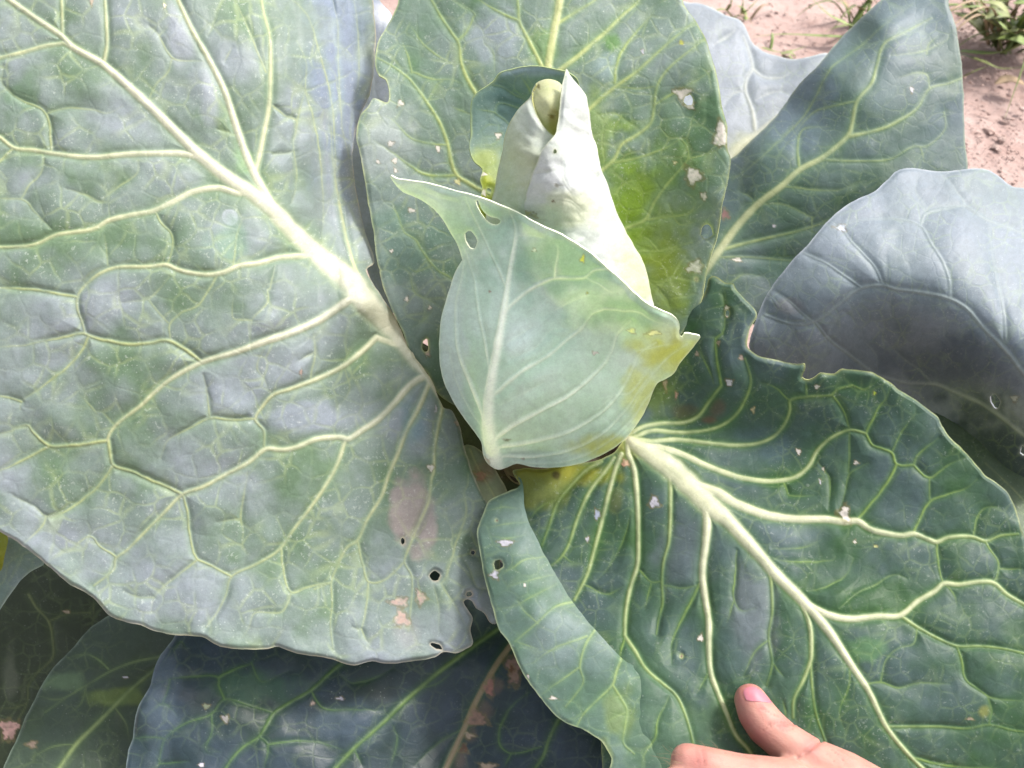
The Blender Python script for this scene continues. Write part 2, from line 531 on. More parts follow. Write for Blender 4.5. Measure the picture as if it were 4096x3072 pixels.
    for j, i in zip(*np.nonzero(anyc)):
        ids = (j * nx + i, (j + 1) * nx + i, (j + 1) * nx + i + 1, j * nx + i + 1)
        pg = []; kinds = []
        for k in range(4):
            a, b = ids[k], ids[(k + 1) % 4]
            if innf[a]:
                pg.append(a); kinds.append(0)
            if innf[a] != innf[b]:
                pg.append(cv(a, b)); kinds.append(1 if innf[a] else 2)
        if len(pg) >= 3:
            mixed.append(pg); mpid.append(int(pidf[ids[0]]))
            n = len(pg)
            for k in range(n):
                if kinds[k] == 1 and kinds[(k + 1) % n] == 2:
                    bedges.append((pg[k], pg[(k + 1) % n]))
    cA, cB, cT = np.array(cA, int), np.array(cB, int), np.array(cT)[:, None]
    def ext(arr):
        a = arr.reshape(base, -1)
        return np.vstack([a, a[cA] * (1 - cT) + a[cB] * cT])
    VP = ext(P3); VN = ext(Nn); VN /= np.linalg.norm(VN, axis=1, keepdims=True) + 1e-12
    VC = ext(C); VV = ext(core); UVp = ext(np.stack([X, Y], 2))
    dm = float(np.mean(D[inn])) / F_PX
    VL = np.c_[UVp * dm, np.full(len(UVp), seed * 0.731)]
    # ---- margin thickness
    be = np.array(bedges, int)
    ub, inv = np.unique(be.ravel(), return_inverse=True); inv = inv.reshape(-1, 2)
    m = len(ub); nb = len(VP)
    ed = VP[be[:, 1]] - VP[be[:, 0]]
    on = np.zeros((m, 3))
    for c in range(2):
        np.add.at(on, inv[:, c], np.cross(ed, VN[be[:, c]]))
    on /= np.linalg.norm(on, axis=1, keepdims=True) + 1e-12
    tk = np.full(m, thick)
    low = VP[ub] - VN[ub] * tk[:, None]
    if roll is not None:
        rp, rd = roll                                     # polyline and how far the rolled crest runs back
        rp = catmull(np.array([p[:2] for p in path(rp)]), 6)
        dist = np.full(m, 1e9); tt = np.zeros(m)
        L = np.r_[0, np.cumsum(np.hypot(*np.diff(rp, axis=0).T))]
        for q in range(len(rp)):
            dd = np.hypot(UVp[ub, 0] - rp[q, 0], UVp[ub, 1] - rp[q, 1])
            near = dd < dist; tt[near] = L[q] / L[-1]; dist = np.minimum(dist, dd)
        wgt = (1 - sstep(3, 9, dist)) * np.interp(tt, np.linspace(0, 1, len(rd)), rd)
        rdir = VP[ub] - CAM; rdir /= np.linalg.norm(rdir, axis=1, keepdims=True)
        low = low + rdir * wgt[:, None]
    ecol = np.tile(pal['edge'], (m, 1)) if roll is None else VC[ub]
    VP = np.vstack([VP, VP[ub], low]); VN = np.vstack([VN, on, on])
    VC = np.vstack([VC, ecol, ecol]); VV = np.vstack([VV, np.zeros((2 * m, 1))]); VL = np.vstack([VL, VL[ub], VL[ub]])
    sk = np.stack([nb + m + inv[:, 0], nb + m + inv[:, 1], nb + inv[:, 1], nb + inv[:, 0]], 1)
    VP = VP - origin
    mpid = np.array(mpid, int)
    def emit(nm, qs, mx, par, **props):
        flat = [np.asarray(qs, int).ravel()]; ln = [np.full(len(qs), 4, int)]
        if mx:
            flat.append(np.array([v for p in mx for v in p], int)); ln.append(np.array([len(p) for p in mx], int))
        flat = np.concatenate(flat); ln = np.concatenate(ln)
        if len(ln) == 0:
            return None
        st = np.r_[0, np.cumsum(ln)[:-1]]
        us, iv = np.unique(flat, return_inverse=True)
        me = raw_mesh(nm, VP[us], iv, st, mat, VN[us], {
            'col': ('FLOAT_COLOR', np.c_[VC[us], np.ones(len(us))]), 'vn': ('FLOAT', VV[us, 0]), 'lc': ('FLOAT_VECTOR', VL[us])})
        return link(nm, me, par, **props)
    main = emit(name, np.vstack([quads[qpid == 0], sk]), [p for p, k in zip(mixed, mpid) if k == 0], parent)
    if label:
        main['label'] = label
    for k, nm in enumerate(parts, 1):
        emit(nm, quads[qpid == k], [p for p, q in zip(mixed, mpid) if q == k], main)
    return main

def palette(a, b, vein=(236, 231, 205), vein2=(206, 210, 150), halo=(135, 160, 120), edge=(215, 215, 175), **kw):
    return dict(a=alb(*a), b=alb(*b), vein=alb(*vein), vein2=alb(*vein2), halo=alb(*halo), edge=alb(*edge), **kw)

WHITE = alb(232, 222, 215); PINK = alb(190, 165, 155); LAV = alb(205, 200, 215); TAN = alb(175, 155, 135); BROWN = alb(110, 80, 60)
YEL = alb(175, 180, 70); OLIVE = alb(150, 155, 60)

plant = link("cabbage_plant", None, None, label="pointed cabbage plant with pale green head ringed by broad veined leaves", category="cabbage")
plant.location = PLANT0

# ------------------------------------------------------------------ the broad leaf at the left
L1_D = TPS(ctrl("""930,830,.50 1000,960,.50 1040,1100,.486 1065,1340,.474 900,1420,.458 600,1400,.438 300,1300,.428 0,1150,.418 -80,1100,.415
 800,660,.476 600,450,.450 430,330,.438 200,140,.426 20,0,.42 -80,-80,.42 0,330,.415 0,700,.41 300,800,.424 600,900,.444 800,1000,.466 700,1200,.453
 560,350,.45 480,150,.444 580,100,.458 600,250,.458 680,120,.482 700,300,.484 690,480,.482 760,100,.527 765,300,.518 770,500,.510 830,690,.508 800,0,.545 880,780,.502"""))
def pleat(X, Y, D):
    q = vnoise(X - Y * 0.12, Y * 0.10, 13, 77, 2)
    wgt = sstep(270, 330, X - Y * 0.12) * (1 - sstep(300, 360, Y))
    return D + 0.0042 * q * wgt
PAL1 = palette((106, 129, 104), (150, 159, 167), vein=(240, 234, 212), vein2=(192, 198, 138), halo=(140, 165, 128), edge=(205, 190, 165), halo_amt=0.5, vamt=0.82)
L1 = sheet("leaf", """E 655,868 580,705 505,600 445,500 420,440 380,360 310,250 230,110 A 2070,1450 2010,1250 1970,1050 1950,850 1990,650 2050,500 2078,250 2065,0 2060,-110
 1500,-150 700,-160 -160,-160 -170,600 -170,1500 G -170,250 0,355 60,385 130,432 200,490 280,555 380,640 480,692 540,742 600,810 660,842 780,870 860,902 940,920 1020,925 1115,935
 1180,970 1260,995 1380,1003 1480,1000 1540,990 1620,1020 1700,1035 1830,1055 1900,1080 1960,1090 2040,1068 2120,1080
 H 410,1080 500,1065 560,1060 610,1045 655,1015 720,1025 780,1000 820,970 806,900 818,830 795,790 768,740 790,726 815,742 838,776 880,805 915,850 942,862 985,800 965,500 935,250 893,187 840,90 800,-20
 E 770,1080 740,960 700,890""", L1_D, """
M 30 30 A -170,-180,26 40,-10,30 180,90,32 340,200,34 400,260,38 560,350,42 700,470,46 860,620,52 1000,760,58 1090,850,66 1250,980,76 1400,1080,86 1500,1160,96 1640,1310,110 1800,1450,125 1960,1580,140 E 180,240,148 300,370,140 400,480,112 480,600,84 560,690,60 630,800,40
S 26 18 A 345,205 345,100 340,-20 335,-120
S 30 22 A 350,240 250,255 130,290 0,320 -130,350
S 28 20 A 575,350 592,250 590,150 580,0 575,-120
S 48 22 A 1100,870 1000,850 850,850 700,855 500,870 300,850 180,830 80,820 0,760 -120,690
v 16 12 A 80,820 0,890 -100,960
S 46 18 A 1310,1070 1200,1040 1060,1065 950,1120 850,1165 700,1195 600,1220 520,1265 400,1285 310,1300 200,1350 100,1365 -130,1365
S 62 22 A 1480,1100 1430,1010 1390,930 1340,800 1290,650 1240,500 1150,320 1080,200 1020,80 975,-20 930,-130
S 40 16 A 1412,960 1430,880 1460,730 1485,600 1495,400 1490,200 1460,80 1440,-30 1420,-130
S 44 14 A 1700,1415 1550,1425 1430,1455 1320,1470 1240,1505 1160,1520 1060,1510 980,1490 920,1465 820,1475 640,1480 540,1520 470,1580 430,1640 D 430,330 455,400 470,460
v 16 14 D 430,260 330,245 200,220 0,210 -100,205
S 60 22 D 1940,270 1850,330 1750,395 1600,460 1450,510 1300,565 1120,620 950,710 850,790 780,860 660,950 610,1010 595,1050
v 22 14 D 1120,620 1030,555 930,500 850,510 730,520 620,505 520,485 460,460 370,480 250,500 130,525 0,535 -100,540
v 15 11 D 490,480 450,560 380,640 280,720 190,790 120,840 115,880
v 12 10 D 120,840 50,815 -70,800
v 20 12 D 592,1050 480,1070 380,1080 270,1080 180,1000 150,965 60,1000 -70,1030
v 15 12 D 270,1085 150,1150 30,1210 -70,1235
v 19 19 D 600,1050 605,1110 630,1190 720,1220 810,1260 900,1300 1000,1345
v 16 10 D 625,1190 580,1260 520,1330 430,1400 350,1450 260,1475 200,1420 80,1360
v 11 7 D 255,1475 240,1520 140,1620
S 44 16 D 2080,485 2000,560 1900,640 1760,710 1600,770 1510,800 1440,880 1410,935 1440,975 1460,1000 1460,1090
v 15 8 D 1410,930 1290,940 1160,930 1060,980 930,1050 890,1150
v 11 8 D 1160,925 1150,820 1130,690
S 50 13 E 570,690 480,740 380,850 290,940 200,1000 130,1045 D 1880,1035 1750,1045 1640,1090 1560,1105 1470,1100 1380,1170 1250,1240 1120,1310 1010,1350 900,1460 800,1560 G 700,455 640,500 630,560 520,650
v 11 7 G 640,490 550,430 510,380 450,400 370,470 300,420
v 13 12 G 1010,150 1040,250 1050,380 1090,500 1150,530 1280,600
v 11 8 G 1090,510 1000,580 900,660 850,720 840,790
v 8 5 G 850,715 760,710 690,680
S 30 9 D 1905,1065 1870,1170 1820,1270 1720,1420 1620,1550 G 1540,455 1420,530 1280,600 1250,700 1200,800 1140,880
v 11 10 G 1555,450 1570,580 1610,690 1700,660 1830,630
v 9 6 G 1610,690 1590,750 1550,800 1410,800 1380,880 1340,940
v 11 9 G 1370,20 1340,200 1330,280 1345,350 1335,450
v 6 5 G 1330,280 1200,300
S 34 9 E 575,740 520,870 460,980 400,1130 350,1250 H 310,160 230,290 180,400 120,440 60,560 35,630 40,750 30,860 45,1000
v 9 8 H 35,630 -60,670
v 11 9 H 180,410 210,540 240,630 330,620 440,520
v 10 7 H 240,640 230,740 200,890 150,880
v 8 6 H 200,890 230,960
S 26 8 E 648,870 620,1000 605,1100 600,1230 H 590,50 570,190 510,330 460,450 440,520 480,600 475,760 460,900
v 12 7 E 790,1240 790,1300 H 770,130 780,250 720,430 690,540 660,620 640,640
v 7 4 H 640,640 720,770 780,880
v 7 4 H 600,650 630,780 630,900
v 7 5 H 740,470 800,560 840,660 930,670
v 13 9 A 280,840 285,790 250,620 130,560 20,470 20,360
v 8 6 A 250,630 370,600 520,610 590,630 680,590
v 9 9 A -60,1100 60,1100 140,1110 200,1180 290,1270
v 10 8 A 250,870 230,960 170,1020 120,1100
v 9 7 A 770,880 760,960 650,1040 570,1110 570,1180
v 6 5 A 560,1120 450,1070 370,1050
v 10 9 A 830,150 880,200 950,320 1050,340 1130,340
v 7 5 A 880,200 930,150
v 8 6 A 950,330 930,400 860,470 820,560
v 11 10 A 860,1170 890,1230 950,1300 950,1400 925,1465
v 9 8 A 1290,1470 1300,1380 1310,1300 1350,1200
v 9 8 A 1510,590 1570,640 1640,670 1620,780 1610,840 1500,860
v 8 6 A 1640,670 1670,550 1690,500
v 8 6 A 1620,840 1640,1000 1600,1130
v 6 5 A 1200,720 1290,740
v 6 5 A 1190,120 1150,200
v 6 5 A 1280,270 1240,350
v 7 5 A 580,1300 600,1470
v 13 7 A 1520,1465 1490,1600 D 1480,220 1480,290 1390,390 1390,450
v 11 8 D 1200,150 1150,230 1090,310 1000,350 940,410 940,490
v 9 7 D 940,150 880,220 820,270 680,290
v 7 6 D 820,270 880,350 930,400
v 6 5 D 1390,390 1290,375 1290,260
v 9 7 D 1730,450 1740,560 1720,680 1715,740
v 6 5 D 1740,560 1650,610
v 7 6 D 1460,540 1420,650 1460,710 1480,760
v 7 5 D 1900,640 1930,770 1870,870
v 7 5 D 440,800 500,860 560,930
S 34 8 A 2040,1680 1990,1560 1960,1480 1910,1300 1870,1100 1840,900 1830,700
v 12 8 A 1640,230 1690,350 1690,500 1740,700 1770,900 1785,1180 1770,1380
v 10 8 A 1560,-40 1680,60 1740,200 1780,350 1830,550 1850,800 1850,950
v 8 6 A 1830,-40 1860,120 1870,400 1890,700 1930,900 1960,1150
v 10 9 A 1290,-20 1400,230 1470,400
v 8 6 A 1950,-40 1975,150 1980,420 1940,650
""", PAL1, holes=[blob('H', 430, 405, 11, 20, 1), blob('H', 608, 597, 30, 28, 2), blob('H', 797, 697, 18, 15, 3), blob('H', 818, 467, 12, 12, 4),
                  blob('H', 617, 985, 36, 13, 5, rot=0.45)],
   scars=[('A', 510, 20, 8, 26, TAN), ('H', 410, 740, 40, 22, PINK), ('H', 420, 830, 36, 40, PINK), ('H', 530, 715, 26, 34, PINK), ('E', 580, 1205, 20, 18, WHITE),
          ('D', 1655, 675, 8, 16, PINK), ('E', 612, 880, 7, 16, LAV), ('A', 915, 50, 8, 14, WHITE), ('E', 730, 955, 12, 14, PINK)],
   stains_and_shade=[('H', 500, 250, 135, 215, alb(165, 152, 150), 0.85, 0.35), ('H', 450, 900, 120, 120, alb(160, 160, 165), .5), ('A', 1268, 1210, 40, 42, alb(168, 176, 184), .8, .15),
           ('A', 1880, 450, 190, 800, alb(140, 152, 176), .9), ('A', 1000, 200, 90, 200, alb(170, 174, 190), .6), ('A', 1160, 520, 60, 200, alb(170, 174, 190), .5),
           ('D', 1500, 430, 150, 60, alb(130, 135, 145), .7), ('E', 480, 950, 90, 180, alb(120, 150, 165), .6), ('A', 1250, 1330, 130, 120, alb(125, 155, 135), .7),
           ('D', 1280, 800, 260, 140, alb(160, 168, 182), .6), ('D', 1700, 930, 300, 100, alb(165, 172, 190), .7), ('A', 130, 560, 160, 120, alb(110, 140, 110), .6),
           ('A', 1350, 900, 60, 100, alb(115, 150, 105), .6), ('E', 20, 690, 20, 20, alb(130, 150, 90), 0)],
   postdepth=pleat, step=1.05, puff=0.0024, ridge=0.5, frill=0.002, seed=11, mat=MAT_BROAD, parent=plant, label="broad grey-green leaf with thick cream midrib and torn, holed lower edge", edge_jit=0.6)

# ------------------------------------------------------------------ leaf standing behind the head
PAL2 = palette((94, 124, 94), (138, 152, 152), vein=(222, 222, 160), vein2=(176, 192, 118), halo=(126, 158, 100), edge=(205, 210, 150), halo_amt=0.5)
L2_D = TPS(ctrl("""1210,0,.508 1200,-60,.51 1180,150,.503 780,280,.492 830,120,.507 820,0,.515 800,450,.497 870,680,.505 930,790,.515 1000,500,.515 1180,400,.508 1000,200,.506
 1100,850,.54 1570,300,.488 1500,100,.499 1500,500,.503 1560,430,.488 1480,690,.507 1400,560,.51 1520,40,.507 1400,250,.503 880,350,.503 980,50,.512 1380,20,.512"""))
L2 = sheet("leaf", """B 420,-90 400,20 375,80 335,160 300,220 278,300 280,370 300,420 335,440 355,510 345,565 300,552 265,545 235,590 190,650 172,750 190,830 210,930 225,1030 245,1150 270,1300 285,1420 305,1500
 E 300,100 320,200 350,270 385,360 430,450 470,570 520,640 570,680 600,750 640,810 720,860 1000,950 1500,800 1850,600 1990,440 2030,400 2060,340 2090,250 2095,210
 C 440,1600 470,1450 510,1330 545,1130 575,1000 592,880 575,830 570,700 540,580 520,450 490,330 450,210 400,120 330,20 310,-90 B 1200,-130""", L2_D, """
M 44 60 B 1310,-100 1290,60 1270,160 1250,270 1235,370 1230,600 1200,1000 E 1150,200 1100,700
S 30 14 B 1205,375 1150,270 1110,190 1075,120 1070,50 1060,-60
v 15 10 B 1065,110 990,80 900,30 840,-10
S 24 14 B 1295,125 1380,70 1480,10 1530,-30
S 38 16 B 1290,395 1400,310 1480,240 1560,170 1640,90 1720,20 1760,-40
S 30 13 B 900,620 830,510 790,440 755,350 740,240 700,180 640,90 590,0 560,-60
v 13 9 B 740,220 780,180 820,100 830,80 760,20
v 9 6 B 940,390 930,280 890,240
v 13 8 B 715,360 610,300 540,240 480,150
S 34 11 B 1000,1110 860,1050 790,1010 730,970 700,900 680,800 640,690 600,620 560,560 510,490 460,430 380,370 290,320
v 11 8 B 480,400 460,320 430,240
v 10 8 B 490,400 600,440 700,440 760,465
v 17 8 B 730,970 620,970 540,960 460,910 380,850 270,780
v 11 7 B 680,800 560,790 470,760 390,680 330,640
v 8 6 B 570,560 620,470 650,450
v 9 6 B 800,630 700,590
S 34 11 B 1300,760 1455,610 1530,540 1620,470 1720,400 1830,300 1920,220 2030,130 2090,90
v 17 10 B 1600,460 1610,380 1650,270 1730,170 1810,80 1820,60
v 8 6 B 1620,480 1720,490 1820,480
S 30 11 B 1400,1040 1520,950 1600,880 1640,800 1720,750 1800,680 1820,590 1840,470 1900,380 2030,270 2120,200
v 13 9 B 1820,580 1900,530 1990,480 2130,400
v 14 8 B 1590,900 1700,880 1800,850 1900,810 1980,750 2040,660
v 8 6 B 1500,640 1600,630 1700,690
v 8 6 B 1600,800 1590,720 1640,640
S 28 10 B 1500,1350 1670,1260 1770,1215 1820,1120 1900,1010 1970,930 2010,870 2000,810 1970,770
v 8 6 B 2010,880 2120,850 2200,820
v 12 8 B 1770,1215 1900,1200 2010,1180 2090,1130
v 10 7 B 1590,1110 1640,1030 1700,990
S 18 7 B 1640,1420 1740,1390 1840,1390 1920,1370 2030,1340
v 13 7 B 1740,1520 1830,1560 1940,1540 2000,1470
v 9 6 B 1900,1130 1960,1240 2040,1230
v 9 7 B 1840,1390 1790,1330 1740,1300
v 8 6 E 1820,200 1880,260 1930,380
v 15 8 B 760,1600 710,1550 620,1490 560,1420 500,1330 440,1290
v 8 5 B 590,1470 500,1500 460,1480
v 8 6 E 650,330 560,270 500,240 460,120 410,80
v 7 5 E 590,340 530,400 480,430
v 7 5 B 440,1290 390,1170 330,1120
""", PAL2, holes=[blob('B', 2110, 1280, 36, 36, 7), blob('B', 2053, 1545, 8, 10, 8), blob('E', 556, 530, 20, 38, 9), blob('B', 2010, 555, 28, 32, 21)],
   scars=[('B', 1978, 520, 34, 34, WHITE), ('B', 2020, 585, 26, 20, WHITE), ('B', 2192, 755, 34, 60, WHITE), ('B', 2036, 975, 42, 40, WHITE), ('B', 2097, 1085, 16, 20, WHITE), ('B', 2050, 1475, 38, 30, alb(205, 205, 190)),
          ('B', 415, 575, 15, 14, WHITE), ('B', 360, 797, 15, 14, WHITE), ('B', 385, 890, 10, 14, WHITE), ('B', 290, 897, 10, 9, WHITE), ('B', 387, 945, 10, 14, WHITE), ('B', 625, 820, 12, 14, WHITE),
          ('B', 735, 1005, 14, 14, alb(210, 205, 150)), ('B', 1970, 240, 14, 12, alb(190, 190, 60)), ('B', 478, 1165, 20, 9, WHITE), ('B', 365, 1390, 8, 8, WHITE), ('E', 450, 272, 9, 13, WHITE), ('E', 577, 318, 9, 12, WHITE),
          ('B', 1935, 900, 10, 10, alb(205, 200, 150)), ('B', 1755, 290, 8, 14, LAV), ('E', 565, 560, 12, 30, PINK)],
   stains_and_shade=[('B', 1760, 1250, 330, 480, alb(122, 148, 62), .75, .95), ('B', 1660, 1280, 160, 460, alb(128, 160, 34), .8, .95), ('E', 1870, 140, 190, 280, alb(126, 144, 34), .8, .95), ('B', 1480, 720, 150, 250, alb(140, 165, 70), .5), ('B', 330, 800, 190, 260, alb(170, 178, 180), .7),
           ('B', 950, 200, 200, 180, alb(160, 170, 182), .7), ('B', 1560, 370, 110, 80, alb(150, 170, 175), .6), ('B', 1590, 230, 60, 60, alb(95, 145, 50), .6), ('B', 480, 1330, 260, 250, alb(105, 135, 125), .5),
           ('B', 1200, 250, 90, 130, alb(120, 155, 85), .5)],
   step=1.2, puff=0.0011, ridge=0.35, frill=0.002, seed=23, mat=MAT_BROAD, parent=plant, label="upright leaf behind the head, yellow-green at its lower right, dotted with chewed white spots")

# small leaf cupped behind the tip
PAL2b = palette((95, 128, 112), (120, 142, 140), vein=(170, 185, 130), vein2=(150, 170, 110), halo=(105, 140, 85), edge=(180, 195, 130))
sheet("inner_leaf", """B 1345,402 1280,385 1200,368 1120,365 1040,380 970,400 930,450 890,480 840,510 812,560 805,640 808,740 800,820 825,890 872,935 858,990 872,1040 858,1100 850,1140 880,1200 1000,1320 1300,1320 1420,1100 1430,700 1400,450""",
  TPS(ctrl("1120,142,.452 1225,150,.45 1020,220,.455 1025,330,.458 1060,430,.456 1100,250,.466 1150,550,.475 1240,300,.47 1300,500,.475 1180,170,.456")), """
v 11 8 B 1160,560 1130,490 1080,420
S 13 8 B 1200,600 1120,550 1060,530 980,480 930,470
S 12 8 B 1120,620 1050,590 960,570 940,620 990,660 1020,690
v 9 6 B 945,625 880,610 830,600
v 9 6 B 985,760 930,800 850,800
v 8 6 B 960,900 900,930 860,900
v 8 6 B 850,740 900,690 980,700
""", PAL2b, holes=[blob('B', 905, 1060, 14, 20, 4)], scars=[('B', 957, 752, 13, 16, WHITE), ('B', 875, 1065, 16, 18, WHITE), ('B', 880, 965, 16, 8, WHITE)],
   stains_and_shade=[('B', 900, 900, 130, 180, alb(150, 165, 85), .9, .8), ('B', 880, 1100, 80, 160, alb(170, 180, 40), .9), ('B', 1130, 380, 220, 50, alb(140, 160, 175), .8), ('B', 1020, 580, 160, 130, alb(80, 112, 115), .7)],
   step=1.2, seed=37, puff=0.0009, parent=plant, label="small dark inner leaf cupped behind the tip of the head")

# ------------------------------------------------------------------ leaves at the right, behind
PAL3 = palette((74, 100, 86), (102, 118, 128), vein=(205, 208, 165), vein2=(165, 182, 120), halo=(110, 142, 100), edge=(190, 198, 175), halo_amt=0.45)
L3_D = TPS(ctrl("""1540,560,.577 1700,430,.574 1860,280,.57 1990,60,.588 2050,0,.592 2085,300,.57 2085,360,.566 1900,400,.562 1650,600,.577 1560,660,.572 1640,344,.583 1790,145,.586 1900,50,.588
 1590,340,.604 1700,220,.608 1830,70,.612 1900,-20,.614 2050,-60,.6 1800,500,.57"""))
sheet("leaf", """C 380,1500 470,1100 590,880 620,860 720,760 830,650 900,560 980,450 1060,380 1130,290 1230,180 1330,80 1440,-20 1500,-90 1790,-90 1795,30 1830,120 1850,240 1865,330 1870,420 1880,540 1880,650 1885,780 1900,930 1850,1050 1500,1350 1200,1600 900,1800 600,1760 430,1650""", L3_D, """
M 52 12 C 400,1560,54 480,1450,52 540,1370,48 620,1260,44 740,1130,40 870,1030,36 970,940,33 1100,870,30 1240,750,26 1260,690,22 1290,560,20 1370,460,18 1400,360,16 1440,240,14 1550,180,12 1700,100,10
S 26 11 C 1235,757 1400,720 1480,690 1620,600 1690,490 1800,460 1870,430
v 15 7 C 970,930 960,820 990,720 1140,700
S 16 8 C 1115,885 1300,890 1470,880 1600,810 1670,810 1740,760 1780,700 1770,620
v 11 6 C 1290,560 1150,590 1050,620 960,720 890,800
v 8 6 C 1690,490 1680,420 1640,400 1520,430
v 9 6 C 1480,310 1670,280 1800,210
S 24 9 C 530,1385 650,1350 820,1310 950,1280 1080,1240 1200,1190
S 15 7 C 500,1425 650,1420 800,1430 920,1440 1000,1440
v 9 6 C 870,1030 1080,1050 1190,1050 1330,1000
v 7 5 C 750,1130 880,1130 1030,1200
v 7 5 C 1640,810 1660,900
v 10 6 C 500,1620 580,1570 660,1520 770,1530
v 11 8 C 600,1000 750,880 880,760 1000,640 1130,400 1150,370 1300,260 1450,130 1600,20
v 7 5 C 1670,300 1690,240 1740,200
v 7 5 C 1040,1200 1040,1280
v 7 5 C 640,1060 700,1090 720,1130
""", PAL3, scars=[('C', 1590, 500, 8, 16, LAV), ('C', 625, 1437, 22, 9, WHITE), ('C', 560, 1190, 18, 24, alb(150, 110, 115)), ('C', 830, 1250, 9, 6, LAV)],
   stains_and_shade=[('C', 1400, 500, 130, 150, alb(110, 130, 135), .5), ('C', 1000, 500, 200, 420, alb(118, 134, 154), .6), ('C', 1650, 100, 230, 150, alb(116, 134, 148), .6), ('C', 1150, 1010, 130, 60, alb(110, 130, 130), .5), ('C', 900, 1480, 300, 90, alb(90, 120, 110), .6)],
   step=1.25, puff=0.001, ridge=0.4, seed=41, parent=plant, label="folded blue-green leaf with a straight pale midrib, beside the bare soil")

PAL4 = palette((138, 148, 160), (154, 162, 176), vein=(214, 214, 190), vein2=(196, 200, 190), halo=(168, 176, 172), edge=(225, 228, 228), vamt=0.6)
sheet("leaf", """C 150,-60 330,10 430,20 520,60 590,95 640,110 680,170 700,220 750,270 820,300 920,325 1020,315 1130,295 1300,380 1100,800 600,1100 380,1000 250,500""",
  TPS(ctrl("1500,30,.70 1600,40,.705 1640,90,.70 1780,120,.692 1600,330,.66 1560,150,.685 1690,250,.672 1480,300,.665 1640,200,.678 1850,150,.69")), """
M 66 40 C 500,960 590,860 650,800 740,740 850,650
S 30 11 C 725,745 710,620 670,500 680,430 710,380 690,280 660,200
v 13 9 C 710,380 780,430 870,430 950,390
v 16 9 C 500,250 560,210 620,170
v 10 7 C 670,500 600,520 550,600
v 10 7 C 730,560 800,520 880,510
""", PAL4, stains_and_shade=[('C', 640, 820, 120, 90, alb(185, 188, 130), .7)], step=1.3, puff=0.002, ridge=0.5, und=0.003, seed=43, parent=plant, label="very pale bluish leaf behind, its underside turned to the light")

PAL10 = palette((140, 152, 172), (165, 172, 192), vein=(180, 186, 196), vein2=(172, 180, 185), halo=(150, 165, 165), edge=(190, 195, 205))
sheet("leaf", """A 1900,-120 2060,-40 2120,30 2170,90 2150,170 2180,300 2300,600 2350,1200 2340,1700 2150,1720 2000,1400 1880,900 1850,200""",
  TPS(ctrl("830,50,.568 790,0,.575 840,30,.572 800,500,.556 880,680,.545 760,200,.57")), """
S 18 8 A 2250,1600 2150,1200 2080,700 2060,300 2070,60
v 10 7 A 2060,300 2110,150 2120,60
v 9 6 A 2080,700 2000,500 1960,300
""", PAL10, stains_and_shade=[('A', 2110, 90, 70, 90, alb(215, 218, 232), .9)], step=1.4, seed=47, parent=plant, label="lavender-blue leaf edge showing between the two largest leaves")

# neighbour's leaf
plant2 = link("cabbage_plant", None, None, label="neighbouring cabbage plant, only one drooping lavender-grey leaf of it showing", category="cabbage")
PL2 = np.array([0.42, 0.12, 0.0]); plant2.location = PL2
PAL5 = palette((116, 130, 136), (136, 146, 158), vein=(186, 196, 194), vein2=(160, 172, 166), halo=(132, 148, 146), edge=(190, 195, 205), vamt=0.6, halo_amt=0.35)
L5_D = TPS(ctrl("""1640,650,.528 1620,740,.533 1750,480,.532 1960,365,.55 1850,400,.543 2212,420,.55 2330,420,.55 1930,620,.506 2090,680,.494 2212,800,.480 2212,600,.505 2330,750,.485 1800,640,.513 1730,660,.52
 1800,800,.556 1950,810,.57 2080,880,.565 2212,990,.545 2100,1050,.61 2212,1130,.61 2000,950,.60 1900,700,.532 2030,750,.524 1960,480,.522 2100,500,.518 1760,740,.532"""))
